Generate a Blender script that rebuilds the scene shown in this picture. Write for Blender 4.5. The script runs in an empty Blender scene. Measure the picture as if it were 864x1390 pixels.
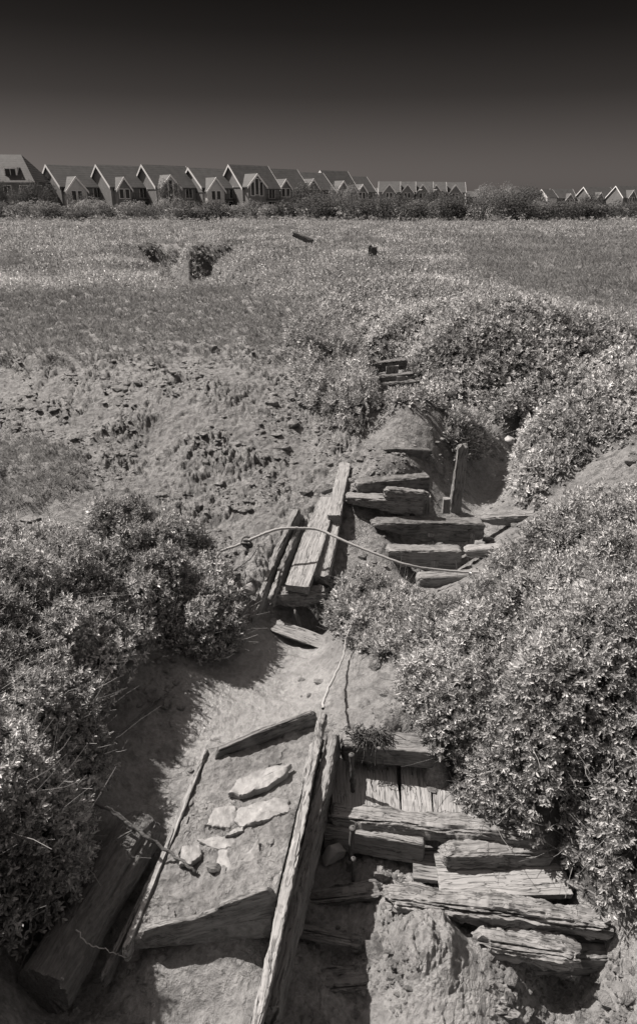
import bpy, math, random
import numpy as np
from mathutils import Vector, Matrix
random.seed(7); rng = np.random.default_rng(7)
S = bpy.context.scene; COL = S.collection

# ------------------------------------------------------------------ camera
PITCH = math.radians(22.56); FPX = 900.0; CX, CY = 432.0, 650.0; CAMZ = 2.0
cp, sp_ = math.cos(PITCH), math.sin(PITCH)
cam = bpy.data.cameras.new('camera'); camo = bpy.data.objects.new('camera', cam); COL.objects.link(camo)
camo.location = (0, 0, CAMZ); camo.rotation_euler = (math.pi/2 - PITCH, 0, 0)
cam.sensor_fit = 'VERTICAL'; cam.sensor_height = 36; cam.lens = FPX/1390*36; cam.shift_y = -45/1390
cam.clip_start = .05; cam.clip_end = 9000
S.camera = camo
def ray(px, py):
    a = (px-CX)/FPX; b = -(py-CY)/FPX
    return Vector((a, cp + b*sp_, -sp_ + b*cp))
def at(px, py, z):
    r = ray(px, py); t = (z-CAMZ)/r.z
    return Vector((r.x*t, r.y*t, z))
def at_dist(px, py, dist):           # point at ground distance dist along y
    r = ray(px, py); t = dist/r.y
    return Vector((r.x*t, dist, CAMZ + r.z*t))
def project(X, Y, Z):
    dz = Z-CAMZ
    d = Y*cp - dz*sp_; u = Y*sp_ + dz*cp
    d = np.maximum(d, .05)
    return CX + X/d*FPX, CY - u/d*FPX

# ------------------------------------------------------------------ numpy noise
_perm = np.random.default_rng(3).permutation(256); _perm = np.concatenate([_perm]*3)
_g = np.random.default_rng(4).normal(size=(256, 3)); _g /= np.linalg.norm(_g, axis=1)[:, None]
def pn(x, y, z=0.0):
    x, y, z = np.broadcast_arrays(np.asarray(x, float), np.asarray(y, float), np.asarray(z, float))
    xi = np.floor(x).astype(int); yi = np.floor(y).astype(int); zi = np.floor(z).astype(int)
    xf, yf, zf = x-xi, y-yi, z-zi
    fade = lambda t: t*t*t*(t*(t*6-15)+10)
    U, V, W = fade(xf), fade(yf), fade(zf)
    xi &= 255; yi &= 255; zi &= 255
    def c(dx, dy, dz):
        h = _perm[_perm[_perm[(xi+dx) & 255] + ((yi+dy) & 255)] + ((zi+dz) & 255)]
        g = _g[h]; return g[..., 0]*(xf-dx) + g[..., 1]*(yf-dy) + g[..., 2]*(zf-dz)
    l = lambda a, b, t: a + (b-a)*t
    return 1.4*l(l(l(c(0,0,0), c(1,0,0), U), l(c(0,1,0), c(1,1,0), U), V),
                 l(l(c(0,0,1), c(1,0,1), U), l(c(0,1,1), c(1,1,1), U), V), W)
def fbm(x, y, z=0.0, o=4):
    r = 0; a = 1; f = 1
    for i in range(o):
        r = r + a*pn(x*f+i*7.3, y*f+i*3.1, np.asarray(z)*f+i*5.7); a *= .5; f *= 2.03
    return r
def sstep(a, b, x):
    t = np.clip((x-a)/(b-a), 0, 1); return t*t*(3-2*t)

def worley(x, y, seed=0):
    xi = np.floor(x).astype(int); yi = np.floor(y).astype(int); f1 = np.full(x.shape, 9.); f2 = np.full(x.shape, 9.); h = np.zeros(x.shape)
    for dx in (-1, 0, 1):
        for dy in (-1, 0, 1):
            a = _perm[_perm[(xi+dx+seed) & 255] + ((yi+dy) & 255)]; b = _perm[a+17]; c = _perm[b+91]
            d = np.hypot(xi+dx+.1+.8*a/255.-x, yi+dy+.1+.8*b/255.-y); cl = d < f1
            f2 = np.where(cl, f1, np.minimum(f2, d)); h = np.where(cl, c/255., h); f1 = np.where(cl, d, f1)
    return f1, f2, h
# ------------------------------------------------------------------ materials
MAT = {}
def mat(name):
    m = bpy.data.materials.new(name); m.use_nodes = True; MAT[name] = m
    return m, m.node_tree.nodes, m.node_tree.links, m.node_tree.nodes['Principled BSDF']
def nd(N, t, **k):
    n = N.new(t)
    for a, b in k.items():
        if a in n.inputs: n.inputs[a].default_value = b
        else: setattr(n, a, b)
    return n
def ramp(N, pts):
    r = N.new('ShaderNodeValToRGB'); e = r.color_ramp.elements
    while len(e) < len(pts): e.new(.5)
    for i, (p, v) in enumerate(pts):
        e[i].position = p; e[i].color = (v, v, v, 1)
    return r
def noisy(name, lo, hi, scale, rough, bump=.3, dist=.01, stretch=(1, 1, 1), spec=.4, detail=6, metal=0, seed_obj=True):
    m, N, L, P = mat(name)
    tc = N.new('ShaderNodeTexCoord'); mp = nd(N, 'ShaderNodeMapping'); mp.inputs['Scale'].default_value = stretch
    L.new(tc.outputs['Object'], mp.inputs['Vector'])
    n = nd(N, 'ShaderNodeTexNoise', Scale=scale, Detail=detail, Roughness=.65)
    if seed_obj:
        oi = N.new('ShaderNodeObjectInfo'); ad = nd(N, 'ShaderNodeVectorMath', operation='ADD')
        ml = nd(N, 'ShaderNodeMath', operation='MULTIPLY'); ml.inputs[1].default_value = 37
        L.new(oi.outputs['Random'], ml.inputs[0]); L.new(mp.outputs[0], ad.inputs[0]); L.new(ml.outputs[0], ad.inputs[1])
        L.new(ad.outputs[0], n.inputs['Vector'])
    else: L.new(mp.outputs[0], n.inputs['Vector'])
    r = ramp(N, [(.3, lo), (.7, hi)]); L.new(n.outputs['Fac'], r.inputs[0]); L.new(r.outputs[0], P.inputs['Base Color'])
    P.inputs['Roughness'].default_value = rough; P.inputs['Specular IOR Level'].default_value = spec
    P.inputs['Metallic'].default_value = metal
    if bump:
        b = nd(N, 'ShaderNodeBump', Strength=bump, Distance=dist); L.new(n.outputs['Fac'], b.inputs['Height'])
        L.new(b.outputs[0], P.inputs['Normal'])
    return m, N, L, P, n, r
def wood(name, lo, hi, rough=.75, mudamt=.5, bump=.8):
    # grain runs along local X
    m, N, L, P = mat(name)
    tc = N.new('ShaderNodeTexCoord'); oi = N.new('ShaderNodeObjectInfo')
    ml = nd(N, 'ShaderNodeMath', operation='MULTIPLY'); ml.inputs[1].default_value = 53
    L.new(oi.outputs['Random'], ml.inputs[0])
    ad = nd(N, 'ShaderNodeVectorMath', operation='ADD'); L.new(tc.outputs['Object'], ad.inputs[0]); L.new(ml.outputs[0], ad.inputs[1])
    wn = nd(N, 'ShaderNodeTexNoise', Scale=3.0, Detail=2); L.new(ad.outputs[0], wn.inputs['Vector'])
    w2 = nd(N, 'ShaderNodeVectorMath', operation='SCALE'); w2.inputs['Scale'].default_value = .06; L.new(wn.outputs['Color'], w2.inputs[0])
    a2 = nd(N, 'ShaderNodeVectorMath', operation='ADD'); L.new(ad.outputs[0], a2.inputs[0]); L.new(w2.outputs[0], a2.inputs[1])
    mp = nd(N, 'ShaderNodeMapping'); mp.inputs['Scale'].default_value = (5, 75, 75); L.new(a2.outputs[0], mp.inputs['Vector'])
    g = nd(N, 'ShaderNodeTexNoise', Scale=1.0, Detail=5, Roughness=.6); L.new(mp.outputs[0], g.inputs['Vector'])
    r = ramp(N, [(.28, lo*.55), (.5, (lo+hi)/2), (.72, hi)]); L.new(g.outputs['Fac'], r.inputs[0])
    mn = nd(N, 'ShaderNodeTexNoise', Scale=9.0, Detail=6, Roughness=.65); L.new(ad.outputs[0], mn.inputs['Vector'])
    mr = ramp(N, [(.5-.12*mudamt, 0), (.62-.1*mudamt, 1)]); L.new(mn.outputs['Fac'], mr.inputs[0])
    mx = nd(N, 'ShaderNodeMix', data_type='RGBA'); mf = nd(N, 'ShaderNodeMath', operation='MULTIPLY'); mf.inputs[1].default_value = mudamt
    L.new(mr.outputs[0], mf.inputs[0]); L.new(mf.outputs[0], mx.inputs['Factor'])
    mp3 = nd(N, 'ShaderNodeMapping'); mp3.inputs['Scale'].default_value = (2.2, 42, 42); L.new(a2.outputs[0], mp3.inputs['Vector'])
    ck = nd(N, 'ShaderNodeTexNoise', Scale=1.0, Detail=3, Roughness=.5); L.new(mp3.outputs[0], ck.inputs['Vector'])
    cr_ = ramp(N, [(.478, 1), (.497, .22), (.503, .22), (.522, 1)]); L.new(ck.outputs['Fac'], cr_.inputs[0])
    cm = nd(N, 'ShaderNodeMix', data_type='RGBA', blend_type='MULTIPLY'); cm.inputs['Factor'].default_value = 1
    L.new(r.outputs[0], cm.inputs[6]); L.new(cr_.outputs[0], cm.inputs[7])
    L.new(cm.outputs[2], mx.inputs[6]); mx.inputs[7].default_value = (.24, .24, .24, 1)
    L.new(mx.outputs[2], P.inputs['Base Color'])
    P.inputs['Roughness'].default_value = rough; P.inputs['Specular IOR Level'].default_value = .35
    sm = nd(N, 'ShaderNodeMath', operation='MULTIPLY_ADD'); sm.inputs[1].default_value = .5
    sm2 = nd(N, 'ShaderNodeMath', operation='MULTIPLY_ADD'); sm2.inputs[1].default_value = .6; L.new(cr_.outputs[0], sm2.inputs[0]); L.new(g.outputs['Fac'], sm2.inputs[2])
    L.new(mn.outputs['Fac'], sm.inputs[0]); L.new(sm2.outputs[0], sm.inputs[2])
    b = nd(N, 'ShaderNodeBump', Strength=bump, Distance=.008); L.new(sm.outputs[0], b.inputs['Height']); L.new(b.outputs[0], P.inputs['Normal'])
    return m
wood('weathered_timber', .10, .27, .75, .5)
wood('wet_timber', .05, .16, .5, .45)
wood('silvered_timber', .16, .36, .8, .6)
noisy('stone', .2, .38, 9, .7, .7, .012)
noisy('slab_stone', .14, .32, 16, .55, 1, .012)
noisy('clay', .16, .27, 20, .5, .8, .01)
noisy('rusty_iron', .04, .11, 60, .7, .6, .003)
noisy('rope_fibre', .2, .4, 90, .85, .6, .002, (6, 1, 1))
noisy('bark', .07, .17, 12, .8, 1, .025, (1.5, 6, 6))
noisy('seaweed', .03, .09, 80, .6, .5, .003)
noisy('white_paint', .7, .8, 5, .6, 0)
noisy('dark_paint', .04, .06, 5, .5, 0)
# brick
def bricks(name, c1, c2, mo, sc=1.0):
    m, N, L, P = mat(name)
    tc = N.new('ShaderNodeTexCoord'); b = nd(N, 'ShaderNodeTexBrick', Scale=sc)
    b.inputs['Color1'].default_value = (c1,)*3+(1,); b.inputs['Color2'].default_value = (c2,)*3+(1,); b.inputs['Mortar'].default_value = (mo,)*3+(1,)
    b.inputs['Brick Width'].default_value = .225; b.inputs['Row Height'].default_value = .075; b.inputs['Mortar Size'].default_value = .01
    sx = N.new('ShaderNodeSeparateXYZ'); cb = N.new('ShaderNodeCombineXYZ'); s = nd(N, 'ShaderNodeMath', operation='ADD')
    L.new(tc.outputs['Object'], sx.inputs[0]); L.new(sx.outputs[0], s.inputs[0]); L.new(sx.outputs[1], s.inputs[1])
    L.new(s.outputs[0], cb.inputs[0]); L.new(sx.outputs[2], cb.inputs[1]); L.new(cb.outputs[0], b.inputs['Vector'])
    n = nd(N, 'ShaderNodeTexNoise', Scale=.6, Detail=4); L.new(tc.outputs['Object'], n.inputs['Vector'])
    mx = nd(N, 'ShaderNodeMix', data_type='RGBA', blend_type='MULTIPLY'); mx.inputs['Factor'].default_value = .5
    L.new(b.outputs['Color'], mx.inputs[6]); r = ramp(N, [(.3, .7), (.7, 1.3)]); L.new(n.outputs['Fac'], r.inputs[0]); L.new(r.outputs[0], mx.inputs[7])
    L.new(mx.outputs[2], P.inputs['Base Color']); P.inputs['Roughness'].default_value = .9
    return m
bricks('brick', .15, .21, .22)
bricks('dark_brick', .1, .15, .18)
def tiles(name, lo, hi):
    m, N, L, P, n, r = noisy(name, lo, hi, 1.2, .8, 0)
    tc = [x for x in N if x.type == 'TEX_COORD'][0]
    w = nd(N, 'ShaderNodeTexWave', Scale=.9, Distortion=.3, bands_direction='Z'); L.new(tc.outputs['Object'], w.inputs['Vector'])
    b = nd(N, 'ShaderNodeBump', Strength=.2, Distance=.03); L.new(w.outputs['Fac'], b.inputs['Height']); L.new(b.outputs[0], P.inputs['Normal'])
tiles('roof_tile', .05, .085); tiles('dark_roof_tile', .04, .07)
m, N, L, P, n, r = noisy('window_glass', .02, .04, 1, .08, 0, spec=.6)
m, N, L, P, n, r = noisy('cladding', .5, .62, 3, .7, 0)
# leaves: tone attribute per leaf
def leafmat(name, lo, hi, rough=.5, spec=.5, trans=.25):
    m, N, L, P = mat(name)
    a = nd(N, 'ShaderNodeAttribute', attribute_name='tone')
    r = ramp(N, [(0, lo), (.6, (lo+hi)/2), (1, hi)]); L.new(a.outputs['Fac'], r.inputs[0])
    L.new(r.outputs[0], P.inputs['Base Color']); P.inputs['Roughness'].default_value = rough; P.inputs['Specular IOR Level'].default_value = spec
    out = [x for x in N if x.type == 'OUTPUT_MATERIAL'][0]
    t = N.new('ShaderNodeBsdfTranslucent'); L.new(r.outputs[0], t.inputs['Color'])
    mx = nd(N, 'ShaderNodeMixShader'); mx.inputs[0].default_value = trans
    L.new(P.outputs[0], mx.inputs[1]); L.new(t.outputs[0], mx.inputs[2]); L.new(mx.outputs[0], out.inputs['Surface'])
    return m
leafmat('purslane_leaf', .12, .78, .42, .5, .3)
leafmat('grass_blade', .22, .5, .5, .4, .4)
leafmat('shrub_leaf', .06, .2, .6, .3, .3)
leafmat('pale_leaf', .16, .42, .6, .3, .3)
leafmat('twig_bark', .08, .28, .8, .2, 0)
# ground
def ground_mat():
    m, N, L, P = mat('salt_marsh_mud')
    tc = N.new('ShaderNodeTexCoord')
    veg_ditch_shade = nd(N, 'ShaderNodeAttribute', attribute_name='veg_ditch_shade'); grs = nd(N, 'ShaderNodeAttribute', attribute_name='grassy')
    wet = nd(N, 'ShaderNodeAttribute', attribute_name='wet')
    n1 = nd(N, 'ShaderNodeTexNoise', Scale=2.2, Detail=8, Roughness=.6); n2 = nd(N, 'ShaderNodeTexNoise', Scale=35, Detail=6, Roughness=.7)
    n3 = nd(N, 'ShaderNodeTexNoise', Scale=150, Detail=3, Roughness=.6)
    for n in (n1, n2, n3): L.new(tc.outputs['Object'], n.inputs['Vector'])
    r1 = ramp(N, [(.3, .165), (.7, .3)]); L.new(n1.outputs['Fac'], r1.inputs[0])
    r2 = ramp(N, [(.3, .65), (.65, 1.15)]); L.new(n2.outputs['Fac'], r2.inputs[0])
    mm = nd(N, 'ShaderNodeMix', data_type='RGBA', blend_type='MULTIPLY'); mm.inputs['Factor'].default_value = 1
    n4 = nd(N, 'ShaderNodeTexNoise', Scale=11, Detail=7, Roughness=.72, Distortion=.4); L.new(tc.outputs['Object'], n4.inputs['Vector'])
    r4 = ramp(N, [(.40, .42), (.52, .95), (.7, 1.12)]); L.new(n4.outputs['Fac'], r4.inputs[0])
    m4 = nd(N, 'ShaderNodeMix', data_type='RGBA', blend_type='MULTIPLY'); wf = nd(N, 'ShaderNodeMapRange'); wf.inputs['To Min'].default_value = 1; wf.inputs['To Max'].default_value = .35
    L.new(wet.outputs['Fac'], wf.inputs['Value']); L.new(wf.outputs[0], m4.inputs['Factor']); L.new(r1.outputs[0], m4.inputs[6]); L.new(r4.outputs[0], m4.inputs[7])
    L.new(m4.outputs[2], mm.inputs[6]); L.new(r2.outputs[0], mm.inputs[7])
    mg = nd(N, 'ShaderNodeMix', data_type='RGBA'); L.new(grs.outputs['Fac'], mg.inputs['Factor']); L.new(mm.outputs[2], mg.inputs[6]); mg.inputs[7].default_value = (.2, .2, .2, 1)
    mv = nd(N, 'ShaderNodeMix', data_type='RGBA'); L.new(veg_ditch_shade.outputs['Fac'], mv.inputs['Factor']); L.new(mg.outputs[2], mv.inputs[6]); mv.inputs[7].default_value = (.06, .06, .06, 1)  # dark plant litter, doubling as painted shade inside the ditch
    L.new(mv.outputs[2], P.inputs['Base Color'])
    rr = nd(N, 'ShaderNodeMapRange'); L.new(wet.outputs['Fac'], rr.inputs['Value']); rr.inputs['To Min'].default_value = .72; rr.inputs['To Max'].default_value = .3
    L.new(rr.outputs[0], P.inputs['Roughness']); P.inputs['Specular IOR Level'].default_value = .6
    s = nd(N, 'ShaderNodeMath', operation='MULTIPLY_ADD'); s.inputs[1].default_value = .35
    L.new(n3.outputs['Fac'], s.inputs[0]); L.new(n2.outputs['Fac'], s.inputs[2])
    bs = nd(N, 'ShaderNodeMapRange'); L.new(wet.outputs['Fac'], bs.inputs['Value']); bs.inputs['To Min'].default_value = 1; bs.inputs['To Max'].default_value = .55
    vo = nd(N, 'ShaderNodeTexVoronoi', feature='DISTANCE_TO_EDGE', Scale=26); vw = nd(N, 'ShaderNodeVectorMath', operation='SCALE'); vw.inputs['Scale'].default_value = .05
    va = nd(N, 'ShaderNodeVectorMath', operation='ADD'); L.new(n4.outputs['Color'], vw.inputs[0]); L.new(tc.outputs['Object'], va.inputs[0]); L.new(vw.outputs[0], va.inputs[1]); L.new(va.outputs[0], vo.inputs['Vector'])
    vr = nd(N, 'ShaderNodeMapRange'); L.new(vo.outputs['Distance'], vr.inputs['Value']); vr.inputs['From Max'].default_value = .12; vr.inputs['To Max'].default_value = .55; vm = nd(N, 'ShaderNodeMath', operation='MULTIPLY'); vmr = ramp(N, [(.5, 0), (.62, .8)]); L.new(n1.outputs['Fac'], vmr.inputs[0]); L.new(vr.outputs[0], vm.inputs[0]); L.new(vmr.outputs[0], vm.inputs[1])
    s2 = nd(N, 'ShaderNodeMath', operation='ADD'); L.new(vm.outputs[0], s2.inputs[0]); L.new(s.outputs[0], s2.inputs[1])
    s3 = nd(N, 'ShaderNodeMath', operation='MULTIPLY_ADD'); L.new(n4.outputs['Fac'], s3.inputs[0]); s3.inputs[1].default_value = 1.6; L.new(s2.outputs[0], s3.inputs[2])
    b = nd(N, 'ShaderNodeBump', Distance=.028); L.new(bs.outputs[0], b.inputs['Strength']); L.new(s3.outputs[0], b.inputs['Height'])
    L.new(b.outputs[0], P.inputs['Normal'])
ground_mat()

# ------------------------------------------------------------------ object helpers
def tag(o, label=None, cat=None, group=None, kind=None):
    if label: o['label'] = label
    if cat: o['category'] = cat
    if group: o['group'] = group
    if kind: o['kind'] = kind
    return o
def empty(name, loc, rz=0):
    o = bpy.data.objects.new(name, None); COL.objects.link(o); o.location = loc; o.rotation_euler = (0, 0, rz); o.empty_display_size = .1
    return o
def npmesh(name, V, F, material, attrs=None, smooth=False, parent=None, loc=None, M=None):
    """V (n,3); F (m,k) with k=3/4 or list of lists"""
    me = bpy.data.meshes.new(name)
    if isinstance(F, np.ndarray):
        me.vertices.add(len(V)); me.vertices.foreach_set('co', np.ascontiguousarray(V, dtype=np.float32).ravel())
        k = F.shape[1]; me.loops.add(F.size); me.loops.foreach_set('vertex_index', np.ascontiguousarray(F, dtype=np.int32).ravel())
        me.polygons.add(len(F)); me.polygons.foreach_set('loop_start', np.arange(0, F.size, k, dtype=np.int32))
        me.polygons.foreach_set('loop_total', np.full(len(F), k, dtype=np.int32)); me.update(calc_edges=True)
    else:
        me.from_pydata([tuple(v) for v in V], [], F); me.update()
    me.polygons.foreach_set('use_smooth', np.full(len(me.polygons), smooth))
    for an, av in (attrs or {}).items():
        at_ = me.attributes.new(an, 'FLOAT', 'POINT'); at_.data.foreach_set('value', np.ascontiguousarray(av, dtype=np.float32))
    me.materials.append(MAT[material])
    o = bpy.data.objects.new(name, me); COL.objects.link(o)
    if parent: o.parent = parent
    if M is not None: o.matrix_basis = M
    if loc is not None: o.location = loc
    return o

# ------------------------------------------------------------------ terrain control heights (pixel x, pixel y, height)
CP = """0 500 -.05;100 495 -.05;200 482 -.03;300 475 -.05;400 490 -.12;-300 500 -.02;-300 600 -.2;-600 560 0;-700 700 -.1;-700 1000 -.2;-500 1300 -.4
0 560 -.33;100 560 -.35;200 560 -.3;300 560 -.28;400 545 -.32;60 590 -.42;200 610 -.6;300 625 -.58;370 590 -.45;350 650 -.65;430 600 -.55
0 625 -.40;80 640 -.44;150 665 -.58;230 665 -.7;300 710 -.9;370 670 -.72;-200 700 -.4
0 720 -.55;100 720 -.6;200 740 -.8;280 800 -1.05;305 850 -1.2;330 760 -1.0;340 830 -1.2
0 850 -.6;90 850 -.72;170 880 -1.0;250 920 -1.25;0 1000 -.65;80 1000 -.9;140 1000 -1.15;0 1150 -.75;50 1180 -.95;110 1150 -1.2;60 1290 -1.3;-200 1150 -.6;-200 850 -.5
300 900 -1.34;360 880 -1.36;420 920 -1.36;350 960 -1.38;270 990 -1.36;230 1060 -1.38;200 1150 -1.38;160 1280 -1.4;120 1390 -1.4;300 1390 -1.4
350 1050 -1.27;330 1130 -1.27;310 1200 -1.27;300 1300 -1.30;200 1310 -1.34;330 1390 -1.3;400 850 -1.42;440 860 -1.5;410 800 -1.15;380 780 -1.1
470 900 -1.22;520 890 -1.14;500 940 -1.18;560 960 -1.08;520 990 -1.08;460 960 -1.25
470 1050 -1.42;560 1065 -1.44;620 1080 -1.4;470 1130 -1.48;450 1200 -1.52;490 1240 -1.5;520 1160 -1.48;470 1300 -1.5;590 1260 -1.32;570 1300 -1.32;620 1210 -1.5;700 1190 -1.52;780 1200 -1.45;850 1220 -1.3;800 1280 -1.55;720 1290 -1.5;700 1390 -1.5;864 1390 -1.4;500 1390 -1.5;1100 1390 -1
600 1000 -1.0;580 930 -1.0;620 890 -.92;560 860 -1.1;700 1000 -.8;740 1090 -1.0;820 1120 -.95;864 1000 -.6;864 1130 -.8;1000 1100 -.5;1000 900 -.35;864 820 -.38;780 850 -.52;700 800 -.68;640 790 -.85;700 900 -.72;760 720 -.5;864 690 -.33;1000 700 -.2;1200 1200 -.4;1200 800 -.2
864 600 -.15;864 650 -.28;790 620 -.42;750 660 -.6;730 690 -.75;1000 560 -.05
560 720 -1.12;620 720 -1.08;620 765 -1.25;560 790 -1.2;500 790 -1.08;460 830 -1.2;480 740 -.95;480 700 -.8;470 650 -.62;540 650 -.57;530 685 -.82;500 665 -.64;590 690 -.93;520 730 -.9;530 760 -1.02;670 740 -.95;670 770 -.9
540 550 -.12;500 556 -.22;470 570 -.42;590 556 -.2;565 550 -.14;540 575 -.22;500 600 -.45;590 600 -.42;540 598 -.36;540 620 -.44;600 625 -.6;500 622 -.5;640 600 -.6;450 560 -.5
690 640 -1.15;655 670 -1.12;650 692 -1.08;700 600 -1.0;680 575 -.85;640 540 -.62;590 522 -.6;540 520 -.7;520 500 -.7;500 500 -.65;500 475 -.5;480 530 -.5;520 460 -.25
440 470 -.22;470 500 -.4;420 520 -.28;400 460 -.08;430 430 -.05;490 430 -.15;560 440 -.03;600 480 -.15;640 510 -.35;700 540 -.4;740 580 -.4;720 640 -.7;800 560 -.12;864 520 -.02;720 480 -.02;650 430 0;864 440 0;300 430 0;150 430 0;0 430 0;-300 430 0;-800 430 0;1200 480 0;1500 440 0;450 400 0;550 395 0"""
pts = []
for ln in CP.replace('\n', ';').split(';'):
    a, b, c = ln.split(); p = at(float(a), float(b), float(c)); pts.append((p.x/p.y, math.log(p.y), p.z))
for yy in (20, 30, 50, 85):
    for uu in (-1.4, -.9, -.5, -.2, 0, .2, .5, .9, 1.4): pts.append((uu, math.log(yy), 0))
for uu in (-1.3, -.9): pts.append((uu, math.log(1.2), -.6)); pts.append((uu, math.log(3), -.3))
for uu in (.9, 1.3): pts.append((uu, math.log(1.2), -.8)); pts.append((uu, math.log(3), -.2))
pts = np.array(pts)
def tpsk(r2): return .5*r2*np.log(r2+1e-9)
n = len(pts); d2 = ((pts[:, None, :2]-pts[None, :, :2])**2).sum(-1)
A = np.zeros((n+3, n+3)); A[:n, :n] = tpsk(d2) + np.eye(n)*3e-4; Pm = np.c_[np.ones(n), pts[:, :2]]; A[:n, n:] = Pm; A[n:, :n] = Pm.T
Wt = np.linalg.solve(A, np.r_[pts[:, 2], 0, 0, 0])
def tps(u, v):
    out = Wt[n] + Wt[n+1]*u + Wt[n+2]*v
    for i in range(n): out = out + Wt[i]*tpsk((u-pts[i, 0])**2 + (v-pts[i, 1])**2)
    return out
def cap_seg(X, Y, a, b):
    ab = (b-a); L2 = ab.x**2+ab.y**2; t = np.clip(((X-a.x)*ab.x+(Y-a.y)*ab.y)/L2, 0, 1)
    return np.hypot(X-a.x-t*ab.x, Y-a.y-t*ab.y)
DITCH = [at(214, 334, 0), at(240, 346, 0), at(262, 358, 0), at(276, 372, 0), at(306, 388, 0)]
DITCH2 = [at(290, 335, 0), at(272, 342, 0), at(256, 352, 0)]
PIT2 = [at(276, 376, 0), at(300, 386, 0)]
def base_z(X, Y):
    Yc = np.maximum(Y, 1.0); u = X/Yc; v = np.log(Yc)
    z = tps(u, v)
    far = sstep(13, 20, Y); z = z*(1-far)
    z = z + far*(.16*fbm(X/9, Y/9, 2, 3)+.08*fbm(X/2.5, Y/2.5, 6, 2))
    cut = np.zeros_like(X)
    for D, w, dep in ((DITCH, 1.0, 1.5), (DITCH2, 1.0, 1.4), (PIT2, 1.3, 1.6)):
        d = np.full_like(X, 99.)
        for a, b in zip(D[:-1], D[1:]): d = np.minimum(d, cap_seg(X, Y, a, b))
        wy = w*np.clip(Y/24, .8, 1.35)
        d = d*(1+.3*pn(X*.9, Y*.9, 3)+.12*pn(X*3, Y*3, 4)); cut = np.maximum(cut, dep*(1-sstep(wy*.3, wy*1.35, d)))
    z = z - cut
    # far bank carrying the scrub
    z = z + 1.25*sstep(80, 90, Y) 
    return z

# ------------------------------------------------------------------ zone masks in picture coordinates (authoring map, blurred)
X0, Y0, CELL = -900, 240, 3
MW, MH = (2700)//CELL, (1250)//CELL
gx, gy = np.meshgrid(X0+CELL*(np.arange(MW)+.5), Y0+CELL*(np.arange(MH)+.5))
def polymask(poly):
    ins = np.zeros(gx.shape, bool); k = len(poly)
    for i in range(k):
        x1, y1 = poly[i]; x2, y2 = poly[(i+1) % k]
        if y1 == y2: continue
        c = ((y1 > gy) != (y2 > gy)) & (gx < (x2-x1)*(gy-y1)/(y2-y1)+x1); ins ^= c
    return ins.astype(float)
def blur(a, r):
    for _ in range(2):
        for ax in (0, 1):
            c = np.cumsum(np.pad(a, [(r+1, r) if i == ax else (0, 0) for i in (0, 1)], mode='edge'), axis=ax)
            a = (np.take(c, range(2*r+1, c.shape[ax]), axis=ax) - np.take(c, range(0, c.shape[ax]-2*r-1), axis=ax))/(2*r+1)
    return a
def samp(m, px, py):
    i = np.clip(((px-X0)/CELL).astype(int), 0, MW-1); j = np.clip(((py-Y0)/CELL).astype(int), 0, MH-1)
    return m[j, i]
ZP = {
 'right': [(640,818),(676,776),(722,730),(756,700),(800,682),(870,672),(1300,640),(1500,1350),(1000,1300),(864,1215),(800,1185),(752,1130),(700,1090),(640,1075),(610,1040),(575,960),(552,900),(570,850)],
 'mid': [(436,802),(470,784),(530,792),(580,818),(592,850),(552,885),(500,880),(480,862),(452,830)],
 'leftfront': [(-900,745),(0,728),(80,722),(150,740),(190,790),(205,860),(140,920),(112,970),(140,1030),(100,1075),(118,1150),(80,1225),(0,1262),(-900,1390)],
 'leftback': [(60,706),(150,688),(215,706),(275,745),(308,800),(322,852),(285,876),(235,860),(200,820),(170,740),(120,700)],
 'bankbush': [(388,450),(430,432),(474,452),(502,520),(500,552),(470,562),(428,545),(402,500)],
 'cover': [(430,398),(560,375),(650,395),(760,425),(864,445),(1500,475),(1500,560),(864,575),(810,592),(760,640),(715,678),(698,650),(712,600),(694,566),(650,548),(585,540),(560,515),(552,480),(560,470),(500,470),(478,450)],
 'moundweed': [(604,572),(622,558),(645,560),(664,590),(652,600),(656,622),(636,606),(622,622),(606,598)],
 'strip': [(500,535),(540,522),(600,530),(640,556),(590,546),(530,545)],
 'field': [(-900,296),(1800,296),(1800,500),(864,440),(760,420),(650,390),(560,385),(440,440),(400,420),(380,412),(250,400),(100,405),(-900,408)],
 'grassL': [(-900,400),(150,396),(260,396),(400,412),(405,436),(388,468),(398,500),(330,482),(200,478),(100,495),(0,497),(-900,505)],
 'grassR': [(600,322),(900,314),(1800,314),(1800,480),(864,428),(720,398),(640,365)],
 'island': [(-900,605),(0,602),(70,606),(120,640),(105,672),(50,688),(0,697),(-900,712)],
 'pool': [(250,880),(330,850),(440,880),(440,960),(290,1010),(270,1060),(250,960)],
 'hull': [(450,1060),(640,1040),(760,1150),(864,1250),(864,1500),(420,1500),(430,1200)],
 'slope': [(-900,490),(400,480),(480,540),(640,550),(640,640),(450,700),(330,800),(280,760),(150,660),(-900,600)],
 'mound': [(470,560),(500,545),(600,543),(628,570),(600,615),(520,618),(480,600)],
 'wmid': [(440,625),(640,620),(720,700),(680,800),(440,820)],
 'chan': [(640,560),(720,580),(720,680),(640,700)],
}
ZM = {k: blur(polymask(v), 3 if k in ('right','leftfront','leftback','mid','bankbush','moundweed','strip','island') else 4) for k, v in ZP.items()}
ZM['field'] = ZM['field']*(1-ZM['grassR'])*(1-ZM['grassL'])
VEGH = {'right': .27, 'mid': .13, 'leftfront': .27, 'leftback': .27, 'bankbush': .42, 'cover': .24, 'moundweed': .15, 'strip': .14, 'field': .2}

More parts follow.
